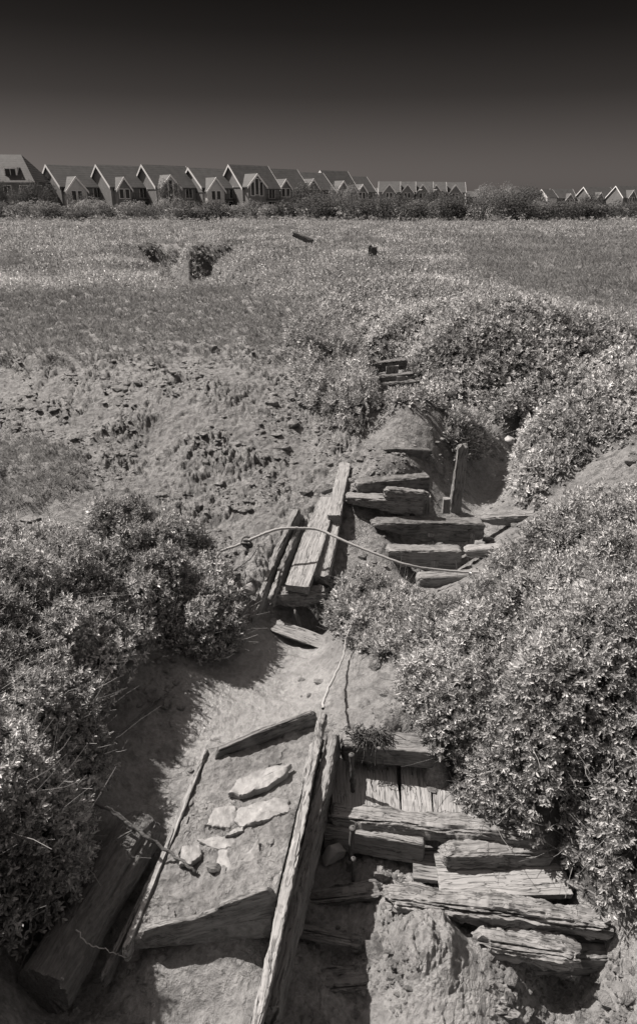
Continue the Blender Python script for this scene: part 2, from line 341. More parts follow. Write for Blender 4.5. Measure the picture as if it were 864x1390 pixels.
# ------------------------------------------------------------------ the ground sheet
us = np.concatenate([np.linspace(-1.5, -.86, 40, endpoint=False), np.linspace(-.86, .86, 820), np.linspace(.86, 1.5, 41)[1:]])
vs = np.concatenate([np.linspace(math.log(1.1), math.log(11), 640, endpoint=False), np.linspace(math.log(11), math.log(135), 400)])
U, V = np.meshgrid(us, vs); Y = np.exp(V); X = U*Y
Z = base_z(X, Y)
dist = np.hypot(X, Y)
veg_ditch_shade = np.zeros_like(X); ZW = {}; CAN = np.zeros_like(X)
clump = .5+.5*np.clip(1.25*fbm(X/.24, Y/.24, 1, 3), -1, 1)
clumpf = .5+.5*np.clip(.9*fbm(X/1.6, Y/1.6, 5, 4), -1, 1)
cn = clump*(1-sstep(9, 20, Y)) + clumpf*sstep(9, 20, Y)
PATCH = sstep(.12, .4, fbm(X/4.5, Y/8, 33, 3))*sstep(13, 18, Y)
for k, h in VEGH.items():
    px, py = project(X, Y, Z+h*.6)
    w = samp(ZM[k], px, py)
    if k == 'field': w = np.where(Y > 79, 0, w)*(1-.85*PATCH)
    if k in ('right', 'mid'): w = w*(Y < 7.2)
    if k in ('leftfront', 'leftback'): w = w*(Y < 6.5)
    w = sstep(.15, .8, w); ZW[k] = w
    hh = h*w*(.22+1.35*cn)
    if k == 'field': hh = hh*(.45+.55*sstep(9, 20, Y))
    CAN = np.maximum(CAN, hh); veg_ditch_shade = np.maximum(veg_ditch_shade, w)
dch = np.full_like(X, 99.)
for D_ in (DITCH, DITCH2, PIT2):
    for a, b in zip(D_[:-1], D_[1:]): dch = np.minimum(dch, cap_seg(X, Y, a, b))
CAN = CAN*(.1+.9*sstep(.8, 3.5, dch)); INCUT = 1-sstep(.6, 1.1, dch); veg_ditch_shade = np.maximum(veg_ditch_shade, INCUT)  # ditch ground also coloured dark, shade painted into its walls and bottom
px, py = project(X, Y, Z)
GW = {k: samp(ZM[k], px, py) for k in ('grassL', 'grassR', 'island', 'pool', 'hull', 'slope', 'chan', 'mound', 'wmid')}
grassy = np.clip(GW['grassL']+GW['grassR']*(Y < 88)+GW['island']+PATCH*(Y < 80), 0, 1)*(1-veg_ditch_shade)
# past the picture's sides the marsh carries on as grass
mudm = (1-veg_ditch_shade)*(1-grassy)*(1-sstep(13, 18, Y))
rough = np.clip(GW['slope'], 0, 1)*(1-.75*GW['mound'])*(1-.7*GW['wmid'])
wet = np.clip(GW['pool']*1.0+GW['hull']*.3+GW['chan']*.6+.5*sstep(-.8, -1.25, Z), 0, 1)*(1-veg_ditch_shade)
# churned mud relief: clods, ridges, runnels
warp = .06*fbm(X*3, Y*3, 4, 2)
r1 = 1-2*np.abs(pn((X+warp)*5.5, (Y-warp)*7, 1)); r2 = 1-2*np.abs(pn((X+warp)*13, (Y+warp)*16, 6)); f3 = fbm(X*26, Y*26, 3, 3)
patch = .35+.9*sstep(-.5, .6, fbm(X*1.3, Y*1.3, 8, 2))
relief = (.026*r1*r2 + .020*r2 + .016*f3 + .03*fbm(X*2.3, Y*2.3, 9, 3))*patch
wx, wy_ = X+.035*fbm(X*9, Y*9, 5, 3), Y+.05*fbm(X*7, Y*7, 15, 3)
fa, fb, hc = worley(wx*9, wy_*7, 3); fa2, fb2, hc2 = worley(wx*24, wy_*19, 9)
big = sstep(-.25, .35, fbm(X*1.7, Y*1.7, 21, 2))
relief = .35*relief + patch*(big*.075*hc*sstep(.0, .09, fb-fa) + (.02+.022*big)*hc2*sstep(0, .1, fb2-fa2) + .018*fbm(X*40, Y*34, 7, 3) - .045*sstep(.2, .55, fbm(X*8, Y*9, 31, 3)))
st = pn((X*.9+Y*.45)*16, (Y*.9-X*.45)*5, 12); relief = (relief + .014*np.maximum(st, 0)*patch)*(.4+.6*sstep(2.6, 4.8, Y))
smoothr = .014*fbm(X*9, Y*11, 3, 4) + .018*pn(X*3, Y*3, 2) + .008*hc2*sstep(-.2, .3, fbm(X*3, Y*3, 5, 2)) + .004*np.maximum(fbm(X*30, Y*30, 2, 2), 0)
amt = np.clip(rough+GW['hull']*.6+.3, 0, 1)*(1-GW['pool'])*(1-.6*np.clip(GW['wmid']+GW['mound'], 0, 1))
Z = Z + mudm*(relief*amt + smoothr*(1-amt))
# the lumpy clay heap in the hull and the raised lip of turf
cl = at(585, 1270, -1.3); dd = np.hypot(X-cl.x, (Y-cl.y))+.05*fbm(X*6, Y*6, 2, 2)
Z = Z + (1-sstep(.06, .25, dd))*(.07+.035*pn(X*9, Y*9, 4)+.012*hc2+.012*fbm(X*25, Y*25, 3, 3))
Z = Z + .08*grassy*(.5+fbm(X*3, Y*2.5, 7, 3))*(1-sstep(14, 20, Y)) + .08*sstep(.35, .6, GW['grassL']+.25*fbm(X*3, Y*3, 2, 3))*(1-veg_ditch_shade)
Z = Z + CAN*.5
NR, NC = X.shape
verts = np.stack([X, Y, Z], -1).reshape(-1, 3)
idx = np.arange(NR*NC).reshape(NR, NC)
F = np.stack([idx[:-1, :-1], idx[:-1, 1:], idx[1:, 1:], idx[1:, :-1]], -1).reshape(-1, 4)
# outer skirt to the horizon and behind the camera
ring = np.concatenate([idx[0, :], idx[1:, -1], idx[-1, -2::-1], idx[-2:0:-1, 0]])
rp = verts[ring].copy(); o0 = rp.copy()
nb = len(idx[0, :])
out = rp.copy(); ctr = np.array([0, 60, 0]); dv = rp-ctr; dv[:, 2] = 0; dv /= np.linalg.norm(dv, axis=1)[:, None]
out = rp + dv*5000; out[:, 2] = 0
mid = rp + dv*8; mid[:, 2] = rp[:, 2]*.3
b0 = len(verts); kx = len(ring)
verts = np.concatenate([verts, mid, out])
j = np.arange(kx); jn = (j+1) % kx
F = np.concatenate([F, np.stack([ring[j], b0+j, b0+jn, ring[jn]], -1), np.stack([b0+j, b0+kx+j, b0+kx+jn, b0+jn], -1)])
ex = np.full(2*kx, 0.0)
g = npmesh('ground', verts, F, 'salt_marsh_mud', {'veg_ditch_shade': np.concatenate([np.maximum(veg_ditch_shade, .0).ravel(), ex]), 'grassy': np.concatenate([grassy.ravel(), ex+1]), 'wet': np.concatenate([wet.ravel(), ex])}, smooth=True)
tag(g, kind='structure')
# normals for scattering
gyv = np.gradient(Z, axis=0)/np.maximum(np.gradient(Y, axis=0), 1e-6)
gxu = np.gradient(Z, axis=1)/np.maximum(np.abs(np.gradient(X, axis=1)), 1e-6)
NX, NY = np.clip(-gxu, -2, 2), np.clip(-(gyv), -2, 2)
AREA = np.gradient(X, axis=1)*np.gradient(Y, axis=0)*np.minimum(np.sqrt(1+NX**2+NY**2), 3)
def ground_z(x, y):
    u = x/y; v = math.log(y); j = int(np.clip(np.searchsorted(us, u), 1, NC-1)); i = int(np.clip(np.searchsorted(vs, v), 1, NR-1))
    return float(Z[i, j])

# ------------------------------------------------------------------ leaf clouds
def leaf_verts(base, dirv, side, nrm, L, W, fold=.25, bend=.15):
    b = base; q = [b, b+dirv*L*.35-side*W*.42+nrm*fold*W*.5, b+dirv*L*.75-side*W*.40+nrm*(fold*W*.4-bend*L*.3), b+dirv*L-nrm*bend*L,
         b+dirv*L*.75+side*W*.40+nrm*(fold*W*.4-bend*L*.3), b+dirv*L*.35+side*W*.42+nrm*fold*W*.5]
    return q
def make_sprig(r, nl, L, W, stem, spread=(20, 70)):
    V = []
    for i in range(nl):
        t = (i+.5)/nl; az = i*1.57+r.uniform(-.5, .5)+(i//2)*.8
        el = math.radians(spread[0]+(spread[1]-spread[0])*t + r.uniform(-14, 14))
        d = np.array([math.cos(az)*math.cos(el), math.sin(az)*math.cos(el), math.sin(el)])
        s = np.cross(d, [0, 0, 1.]); s /= np.linalg.norm(s)+1e-6; nn = np.cross(s, d)
        tw = r.uniform(-.6, .6); s2 = s*math.cos(tw)+nn*math.sin(tw); n2 = np.cross(s2, d)
        sc = (1.1-.45*t)*r.uniform(.75, 1.2)
        V += leaf_verts(np.array([0, 0, stem*t]), d, s2, n2, L*sc, W*sc)
    return np.array(V)
rs = np.random.default_rng(11)
SPR = [make_sprig(rs, 10, .032, .0125, .06) for _ in range(10)]
SPRF = [make_sprig(rs, 6, .036, .017, .045) for _ in range(8)]
BLADE = []
for _ in range(8):
    Vb = []
    for i in range(7):
        az = rs.uniform(0, 6.28); el = math.radians(rs.uniform(45, 85)); d = np.array([math.cos(az)*math.cos(el), math.sin(az)*math.cos(el), math.sin(el)])
        s = np.cross(d, [0, 0, 1.]); s /= np.linalg.norm(s); nn = np.cross(s, d)
        Vb += leaf_verts(np.array([rs.uniform(-.03, .03), rs.uniform(-.03, .03), 0]), d, s, nn, rs.uniform(.05, .1), .006, .1, .25)
    BLADE.append(np.array(Vb))
def instance(protos, P, up, scale, r, tone_c=None, tone_sp=.35):
    n = len(P); nl = protos[0].shape[0]//6; pa = np.stack(protos)[r.integers(0, len(protos), n)]       # n, nv, 3
    up = up/np.linalg.norm(up, axis=1)[:, None]; a = r.uniform(0, 6.283, n); ref = np.stack([np.cos(a), np.sin(a), np.zeros(n)], -1)
    xx = np.cross(ref, up); xx /= np.linalg.norm(xx, axis=1)[:, None]+1e-9; yy = np.cross(up, xx)
    R = np.stack([xx, yy, up], -1)
    V = np.einsum('nij,nvj->nvi', R, pa)*scale[:, None, None] + P[:, None, :]
    tc = r.uniform(.15, .85, n) if tone_c is None else tone_c
    tone = np.clip(tc[:, None] + r.uniform(-tone_sp, tone_sp, (n, nl)), 0, 1)
    tone = np.repeat(tone, 6, axis=1).ravel()
    V = V.reshape(-1, 3); b = np.arange(0, len(V), 6)[:, None]
    F = np.concatenate([b+np.array([[0, 5, 4, 3]]), b+np.array([[0, 3, 2, 1]])])
    return V, F, tone
def pick(w, nmax, r):
    p = w.ravel(); p = p/p.sum(); c = np.cumsum(p); i = np.searchsorted(c, r.uniform(0, 1, nmax)); i = np.minimum(i, p.size-1)
    fx, fy = r.uniform(-.5, .5, nmax), r.uniform(-.5, .5, nmax)
    ii, jj = np.unravel_index(i, w.shape)
    i2 = np.clip(ii+np.where(fy > 0, 1, -1), 0, NR-1); j2 = np.clip(jj+np.where(fx > 0, 1, -1), 0, NC-1)
    x = X[ii, jj] + (X[ii, j2]-X[ii, jj])*np.abs(fx) + (X[i2, jj]-X[ii, jj])*np.abs(fy); y = Y[ii, jj] + (Y[i2, jj]-Y[ii, jj])*np.abs(fy)
    return ii, jj, x, y
def cover(name, w, count, r, protos, sizef, material, lift, parent=None, tilt=.5, tone_bias=0):
    ii, jj, x, y = pick(w, count, r)
    z = Z[ii, jj]; can = CAN[ii, jj]
    h = r.uniform(0, 1, count)**.7
    zz = z + can*.5*h*lift + r.uniform(-.015, .005, count)
    nx, ny = NX[ii, jj], NY[ii, jj]
    up = np.stack([nx*tilt+r.normal(0, .28, count), ny*tilt+r.normal(0, .28, count), np.ones(count)], -1)
    # push sideways out of steep faces
    x = x + nx*.03*r.uniform(0, 1, count); y = y + ny*.03*r.uniform(0, 1, count)
    sc = sizef(y)*r.uniform(.7, 1.3, count)
    tc = np.clip(.45+.3*fbm(x*1.7, y*1.7, 3, 2)*(y < 12)+.35*fbm(x/3, y/4, 3, 3)*(y >= 12)+r.normal(0, .15, count)+tone_bias, 0, 1)
    V, F_, tone = instance(protos, np.stack([x, y, zz], -1), up, sc, r, tc, .2 if name == 'marsh_plants' else .35)
    return npmesh(name, V, F_, material, {'tone': tone}, parent=parent)
def tubes(name, paths, rad, material, parent=None, tone=None, sides=4, M=None):
    """paths: (n,k,3) array; rad (n,) """
    n, k, _ = paths.shape; T = np.gradient(paths, axis=1); T /= np.linalg.norm(T, axis=2)[..., None]+1e-9
    ref = np.array([.31, .17, .93]); a = np.cross(T, ref); a /= np.linalg.norm(a, axis=2)[..., None]+1e-9; b = np.cross(T, a)
    ang = np.arange(sides)*2*math.pi/sides; rr = np.asarray(rad)
    rr = rr if rr.ndim == 2 else rr[:, None]*np.ones((1, k))
    V = paths[:, :, None, :] + (a[:, :, None, :]*np.cos(ang)[None, None, :, None] + b[:, :, None, :]*np.sin(ang)[None, None, :, None])*rr[:, :, None, None]
    base = (np.arange(n)*k*sides)[:, None, None]; ki = np.arange(k-1)[None, :, None]*sides; si = np.arange(sides)[None, None, :]; s2 = (si+1) % sides
    F_ = np.stack([base+ki+si, base+ki+s2, base+ki+sides+s2, base+ki+sides+si], -1).reshape(-1, 4)
    V = V.reshape(-1, 3); t = np.repeat(r_.uniform(0, 1, n) if tone is None else np.full(n, tone), k*sides)
    return npmesh(name, V, F_, material, {'tone': t}, smooth=True, parent=parent, M=M)
r_ = np.random.default_rng(21)
def twigs(name, w, count, parent, L=.22):
    ii, jj, x, y = pick(w, count, r_); z = Z[ii, jj]; can = CAN[ii, jj]
    k = 6; t = np.linspace(0, 1, k)[None, :, None]
    d = np.stack([NX[ii, jj]*.6+r_.normal(0, .7, count), NY[ii, jj]*.6+r_.normal(0, .7, count), r_.uniform(-.1, .8, count)], -1)
    d /= np.linalg.norm(d, axis=1)[:, None]; LL = r_.uniform(.5, 1.2, count)*L
    P0 = np.stack([x, y, z-.01], -1)
    bend = r_.normal(0, .35, (count, 1, 3)); bend[..., 2] += .3
    pa = P0[:, None, :] + (d[:, None, :]*t + bend*t*t)*LL[:, None, None] + np.cumsum(r_.normal(0, .006, (count, k, 3)), axis=1)
    return tubes(name, pa, r_.uniform(.0012, .003, count)[:, None]*np.linspace(1, .5, k)[None, :], 'twig_bark', parent, sides=3)

SIZE = lambda y: np.clip(1.08+(y-4)*.09, 1.02, 5.5)
def bush(zone, count, label, ntw, size=SIZE, only=None):
    w = ZW[zone]*AREA/np.maximum(size(Y), .1)**2*(ZW[zone] > .12)
    # sheet keeps to frame plus a margin
    w = w*(np.abs(U) < 1.1)
    if only is not None: w = w*only
    c = (w*X).sum()/w.sum(), (w*Y).sum()/w.sum()
    root = empty('sea_purslane_bush', (0, 0, 0))
    tag(root, label, 'bush', 'sea purslane bushes on the creek banks')
    cover('foliage', w, count, r_, SPR, size, 'purslane_leaf', 1.15, root)
    if ntw: twigs('twigs', w, ntw, root)['kind'] = 'stuff'
    return root
bush('right', 31000, 'large leafy salt-marsh bush filling the lower right bank above the boards', 2800)
bush('mid', 2300, 'small leafy bush hanging over the hole between the upright planks and the mud', 260)
bush('leftfront', 25000, 'large leafy bush on the near left bank shading the log', 2400)
bush('leftback', 8500, 'dark leafy bush spilling down the left bank to the mud pool', 800)
bush('bankbush', 5000, 'rounded silver-leaved bush on the bank left of the farthest timbers', 250)
bush('moundweed', 1500, 'weedy bush trailing over the right shoulder of the mud mound around the post', 220)
w = np.maximum(ZW['cover'], ZW['strip'])*AREA/SIZE(Y)**2*(np.abs(U) < 1.1)*(Y < 22)
o = cover('sea_purslane', w, 30000, r_, SPRF, SIZE, 'purslane_leaf', 1.15); tag(o, 'dense silvery sea purslane cover across the right bank', 'ground cover', kind='stuff')
w = ZW['field']*(1-.85*INCUT)*AREA/np.clip(.9+(Y-4)*.10, .9, 8)**2*(np.abs(U) < 1.0)
o = cover('marsh_plants', w, 60000, r_, SPRF, lambda y: np.clip(.9+(y-4)*.07, .9, 3.6), 'purslane_leaf', 1.0, tone_bias=-.05); tag(o, 'low leafy salt-marsh plants covering the flat field', 'ground cover', kind='stuff')
w = grassy*(1-INCUT)*AREA/np.clip(Y/5, 1, 20)**2*(np.abs(U) < 1.0)
o = cover('grass', w, 60000, r_, BLADE, lambda y: np.clip(.55+(y-5)*.065, .5, 3), 'grass_blade', 1, tilt=.3); tag(o, 'short fine grass on the marsh turf', 'grass', kind='stuff')

# ------------------------------------------------------------------ timbers
def timber(name, p0, p1, w, h, mtl='weathered_timber', roll=0, anchor='front', prof=None, wprof=None, rough=.008, ragged=.03, taper=(.03, .03), seg=None, parent=None, rnd=.25, sag=0, erode=0):
    """beam from p0 to p1 (its top edge); local x along it; prof [(t, top, bottom)] in fractions of h"""
    p0, p1 = Vector(p0), Vector(p1); ax = (p1-p0); L = ax.length; ax.normalize()
    up = Vector((0, 0, 1)); yv = up.cross(ax).normalized(); zv = ax.cross(yv).normalized()
    R = Matrix((ax, yv, zv)).transposed().to_4x4(); R = R @ Matrix.Rotation(math.radians(roll), 4, 'X'); M = Matrix.Translation(p0) @ R
    ns = seg or int(min(200, max(14, L/(.007 if p0.y < 4 else .012)))); npnt = 60 if p0.y < 4 else 36
    t = np.linspace(0, 1, ns+1); a = np.linspace(0, 2*math.pi, npnt, endpoint=False)+.01
    e = rnd if rnd > .05 else .05   # superellipse exponent
    cy = np.sign(np.cos(a))*np.abs(np.cos(a))**e; cz = np.sign(np.sin(a))*np.abs(np.sin(a))**e
    top = np.zeros_like(t); bot = -np.ones_like(t)
    if prof is not None: q = np.array(prof); top = np.interp(t, q[:, 0], q[:, 1]); bot = np.interp(t, q[:, 0], q[:, 2])
    ws = np.ones_like(t)
    if wprof is not None: q = np.array(wprof); ws = np.interp(t, q[:, 0], q[:, 1])
    tp = np.ones_like(t)
    if taper[0] > 0: tp *= .55+.45*np.sqrt(np.clip(t*L/taper[0], 0, 1))
    if taper[1] > 0: tp *= .55+.45*np.sqrt(np.clip((1-t)*L/taper[1], 0, 1))
    sd = random.uniform(0, 99)
    cz01 = (cz+1)/2
    mid_ = (top+bot)/2; hh = (top-bot)/2*tp
    zz = (mid_[:, None] + hh[:, None]*cz[None, :])*h; yy = cy[None, :]*w/2*(ws*tp)[:, None]
    xx = np.repeat((t*L)[:, None], npnt, 1)
    s = rough
    gf = random.uniform(.55, 1.5); ry = pn(xx*2*gf+sd, yy*70*gf+sd, zz*70*gf); rz = fbm(xx*1.8+sd, yy*9, zz*9+sd, 2)
    gap = np.minimum(0, .25-np.abs(pn(xx*1.6, yy*30+sd, zz*30+3)))
    gap = -np.maximum(0, .10-np.abs(pn(xx*1.1+sd, yy*30+sd, zz*30+3)))/.10
    chip = fbm(xx*22+sd, yy*55, zz*55+sd, 3); s = s*random.uniform(.7, 1.25); dsp = s*(.55*ry+1.1*rz+1.1*gap+.6*chip)
    if erode: dsp = dsp - erode*np.maximum(0, fbm(xx*5+sd, yy*9, zz*14, 3)+.1)
    yy = yy + cy[None, :]*dsp; zz = zz + cz[None, :]*dsp
    for end, sg in ((0, -1), (1, 1)):
        fall = np.clip(1-(t if end == 0 else 1-t)*L/.09, 0, 1)[:, None]
        xx = xx + sg*fall*ragged*(pn(yy[0 if end == 0 else -1]*40+sd, zz[0 if end == 0 else -1]*40+sd, end*9.)[None, :]-.3)
    if sag: zz = zz - sag*4*(t*(1-t))[:, None]
    if anchor == 'front': yy = yy + w/2
    V = np.stack([xx, yy, zz], -1).reshape(-1, 3)
    i = np.arange(ns)[:, None]*npnt; jx = np.arange(npnt)[None, :]; j2 = (jx+1) % npnt
    Fq = np.stack([i+jx, i+npnt+jx, i+npnt+j2, i+j2], -1).reshape(-1, 4).tolist()
    c0 = V[:npnt].mean(0); c1 = V[-npnt:].mean(0); V = np.concatenate([V, [c0, c1]]); k0 = len(V)-2
    for q in range(npnt):
        Fq.append([k0, q, (q+1) % npnt]); Fq.append([k0+1, ns*npnt+(q+1) % npnt, ns*npnt+q])
    o = npmesh(name, V, Fq, mtl, smooth=True, parent=parent)
    me = o.data
    try: me.set_sharp_from_angle(angle=math.radians(42))
    except Exception: pass
    o.matrix_basis = M
    return o
def T(label, a, b, w, h, group=None, name='timber', cat='timber', **k):
    o = timber(name, at(*a), at(*b), w, h, **k); tag(o, label, cat, group); return o
G1 = 'ribs of the near wreck'; G2 = 'ribs of the middle wreck'; G3 = 'timbers at the head of the creek'

# -- near wreck, left
T('long pale plank on edge running away from the bottom of the picture', (338, 1440, -.93), (441, 962, -.98), .05, .36, name='hull_plank', cat='plank', mtl='silvered_timber', roll=9, rough=.009, ragged=.08, taper=(0, .05), anchor='mid', erode=.01,
  prof=[(0, 0, -1), (.1, .04, -1), (.3, -.02, -1), (.5, .06, -1), (.7, 0, -1), (.78, -.05, -1), (.8, 0, -1), (1, 0, -1)])
T('second thinner plank close along the right side of the long pale plank', (362, 1380, -1.12), (455, 985, -1.02), .075, .24, name='hull_plank', cat='plank', rough=.009, ragged=.07, anchor='mid', erode=.012)
T('dark board with a pale rounded left end across the top of the stone-strewn panel', (289, 1018, -1.10), (430, 966, -1.02), .035, .165, name='frame_board', cat='board', mtl='wet_timber', prof=[(0, -.35, -.75), (.06, -.08, -1), (.5, .02, -1), (1, 0, -1)], rough=.006, ragged=.02)
T('broken dark board with a ragged pale top edge across the foot of the stone-strewn panel', (182, 1262, -1.13), (372, 1210, -.98), .035, .29, name='frame_board', cat='board', mtl='wet_timber',
  prof=[(0, -.22, -.4), (.05, -.1, -.5), (.2, -.1, -.66), (.4, -.16, -.78), (.55, -.12, -.9), (.62, .0, -.98), (.8, .02, -1.08), (1, .06, -1.2)], rough=.007, ragged=.02)
# muddy hull panel
def panel(name, corners, th, mtl, nu=170, nv=230, amp=.02, label='', cat='panel', edge=.02):
    a, b, c, d = [np.array(at(*q)) for q in corners]   # far-left, far-right, near-right, near-left
    s, t = np.meshgrid(np.linspace(0, 1, nu), np.linspace(0, 1, nv))
    P = (a*(1-s[..., None])+b*s[..., None])*(1-t[..., None]) + (d*(1-s[..., None])+c*s[..., None])*t[..., None]
    x, y = P[..., 0], P[..., 1]; P[..., 0] += edge*pn(y*9, x*0+3, 2)*(s < .02)
    inn = sstep(0, .05, s)*sstep(0, .03, t)*sstep(0, .04, 1-t)
    P[..., 2] += inn*amp*(.8*fbm(x*11, y*11, 2, 4)+.5*np.maximum(0, pn(x*30, y*30, 5))+.9*(worley(x*22+pn(x*9, y*9, 1)*.5, y*18, 4)[2]*sstep(-.2, .3, fbm(x*5, y*5, 9, 2)))+.3) + .02*inn*s
    B = P.copy(); B[..., 2] = (a[2]*(1-t)+d[2]*t)-th
    V = np.concatenate([P.reshape(-1, 3), B.reshape(-1, 3)]); ix = np.arange(nu*nv).reshape(nv, nu); off = nu*nv
    Fq = [np.stack([ix[:-1, :-1], ix[1:, :-1], ix[1:, 1:], ix[:-1, 1:]], -1).reshape(-1, 4)]
    Fq.append((Fq[0]+off)[:, ::-1])
    ringi = np.concatenate([ix[0, :], ix[1:, -1], ix[-1, -2::-1], ix[-2:0:-1, 0]]); rn = np.roll(ringi, -1)
    Fq.append(np.stack([ringi, rn, rn+off, ringi+off], -1))
    o = npmesh(name, V, np.concatenate(Fq), mtl, {'wet': np.full(len(V), .45)}, smooth=True)
    try: o.data.set_sharp_from_angle(angle=math.radians(50))
    except Exception: pass
    return tag(o, label, cat)
panel('muddy_hull_panel', [(283, 1016, -1.2), (432, 985, -1.16), (368, 1246, -1.15), (178, 1276, -1.22)], .07, 'salt_marsh_mud', label='mud-coated floor of the wreck strewn with flat stones left of the long pale plank', amp=.018)
T('thin plank on edge along the shadowed left side of the muddy panel', (136, 1330, -1.28), (232, 1135, -1.25), .03, .1, name='hull_plank', cat='plank', mtl='wet_timber', anchor='mid')
T('thin pale board edge bounding the left side of the muddy panel', (168, 1292, -1.2), (281, 1012, -1.165), .03, .1, name='edge_board', cat='board', mtl='silvered_timber', anchor='mid', rough=.005, ragged=.02)
T('pale splintered block wedged at the top of the muddy panel beside the long plank', (414, 1062, -1.08), (430, 1000, -1.04), .07, .12, name='timber_block', cat='block', mtl='silvered_timber', anchor='mid', rough=.014)

def rock(name, px, py, z, sx, sy, sz, label, rz=0, tilt=(0, 0), mtl='stone', cat='stone', group=None, ang=.35, seed=None, sub=4):
    r = np.random.default_rng(seed if seed is not None else int(px*7+py))
    import bmesh
    bm = bmesh.new(); bmesh.ops.create_icosphere(bm, subdivisions=sub, radius=1)
    V = np.array([v.co[:] for v in bm.verts]); Fc = [[v.index for v in f.verts] for f in bm.faces]; bm.free()
    # flatten by random planes so it reads as broken stone
    for _ in range(14):
        nn = r.normal(size=3); nn /= np.linalg.norm(nn); d = r.uniform(.42, .8); q = V@nn; V = V - np.outer(np.maximum(q-d, 0)*.92, nn)
    sd = r.uniform(0, 50); V = V*(1+.10*fbm(V[:, 0]*1.5+sd, V[:, 1]*1.5, V[:, 2]*1.5, 4)[:, None])
    V = V*np.array([sx, sy, sz])
    o = npmesh(name, V, Fc, mtl, smooth=True)
    try: o.data.set_sharp_from_angle(angle=math.radians(30))
    except Exception: pass
    o.location = at(px, py, z); o.rotation_euler = (math.radians(tilt[0]), math.radians(tilt[1]), math.radians(rz))
    return tag(o, label, cat, group)
def slab(px, py, z, pts, th, label, rz=0, tilt=(0, 0), mtl='slab_stone', group='flat stones on the muddy panel', lay=2):
    """layered flat stone from an outline in metres"""
    q = np.array(pts, float)*1.12; k = 72; seg = np.linalg.norm(np.roll(q, -1, 0)-q, axis=1); cs = np.r_[0, np.cumsum(seg)]; tt = np.linspace(0, cs[-1], k, endpoint=False)
    qq = np.vstack([q, q[:1]]); ox = np.interp(tt, cs, qq[:, 0]); oy = np.interp(tt, cs, qq[:, 1]); sd = px*.1
    ox = ox+.007*pn(ox*60+sd, oy*60, 1)+.010*pn(ox*20+sd, oy*20, 4); oy = oy+.007*pn(ox*60, oy*60+sd, 2)+.010*pn(ox*20, oy*20+sd, 5)
    rings = []; lv = [(0.0, .96), (-.12, 1.0), (-.4, 1.02), (-.46, .95), (-.52, 1.0), (-.85, 1.03), (-1, .97)]
    for zf, sc in lv:
        jit = 1+.02*pn(ox*30+zf*9, oy*30, zf*7); rings.append(np.stack([ox*sc*jit, oy*sc*jit, np.full(k, zf*th)], -1))
    V = []
    # top surface rings inward
    for s_ in (.2, .45, .7, .88): V.append(np.stack([ox*s_, oy*s_, .006*fbm(ox*s_*18+sd, oy*s_*18, 2, 3)+.002], -1))
    allr = V+rings; VV = np.concatenate([[[0, 0, .004]]]+allr+[[[0, 0, -th]]]); nr = len(allr); Fq = []
    for jx in range(k):
        j2 = (jx+1) % k; Fq.append([0, 1+jx, 1+j2])
        for r0 in range(nr-1): Fq.append([1+r0*k+jx, 1+(r0+1)*k+jx, 1+(r0+1)*k+j2, 1+r0*k+j2])
        Fq.append([1+(nr-1)*k+jx, 1+nr*k, 1+(nr-1)*k+j2])
    o = npmesh('flat_stone', VV, Fq, mtl, smooth=True)
    try: o.data.set_sharp_from_angle(angle=math.radians(35))
    except Exception: pass
    o.location = at(px, py, z); o.rotation_euler = (math.radians(tilt[0]), math.radians(tilt[1]), math.radians(rz))
    return tag(o, label, 'stone', group)
slab(352, 1058, -1.105, [(-.16, -.04), (-.12, .02), (-.02, .055), (.1, .07), (.17, .06), (.13, .0), (.03, -.05), (-.09, -.075)], .045, 'largest and palest flat stone, near the top of the muddy panel', rz=8, tilt=(7, -5))
slab(356, 1102, -1.125, [(-.14, -.035), (-.12, .035), (.07, .075), (.13, .06), (.135, -.01), (.0, -.05), (-.1, -.07)], .028, 'rectangular flat stone with pale patches, just below the largest stone', rz=4, tilt=(4, -3))
slab(303, 1108, -1.155, [(-.08, -.05), (-.05, .05), (.06, .06), (.07, 0), (.04, -.06)], .015, 'thin square flake half sunk in mud left of the rectangular stone', tilt=(2, 2))
slab(318, 1129, -1.145, [(-.05, -.015), (-.01, .018), (.05, .015), (.04, -.012)], .02, 'small pale oblong pebble below the rectangular stone', rz=15)
slab(298, 1143, -1.16, [(-.11, .0), (-.02, .035), (.07, .03), (.08, -.02), (0, -.04)], .015, 'thin wide shard lying across the middle of the muddy panel', rz=-5)
slab(259, 1160, -1.14, [(-.05, -.04), (-.04, .045), (.04, .05), (.055, -.01), (.0, -.05)], .03, 'pale cracked square stone at the end of the branch', rz=10, tilt=(5, 5))
slab(345, 1163, -1.14, [(-.06, -.05), (-.01, .075), (.06, -.05)], .03, 'upright triangular shard right of the dark stone', rz=-15, tilt=(22, 12))
rock('flat_stone', 290, 1178, -1.16, .06, .035, .03, 'small dark oval stone in the middle of the muddy panel', mtl='wet_timber', group='flat stones on the muddy panel')
slab(305, 1170, -1.165, [(-.04, -.06), (-.03, .08), (.05, .06), (.04, -.06)], .012, 'thin sunken flake directly above right of the dark oval stone', rz=5)

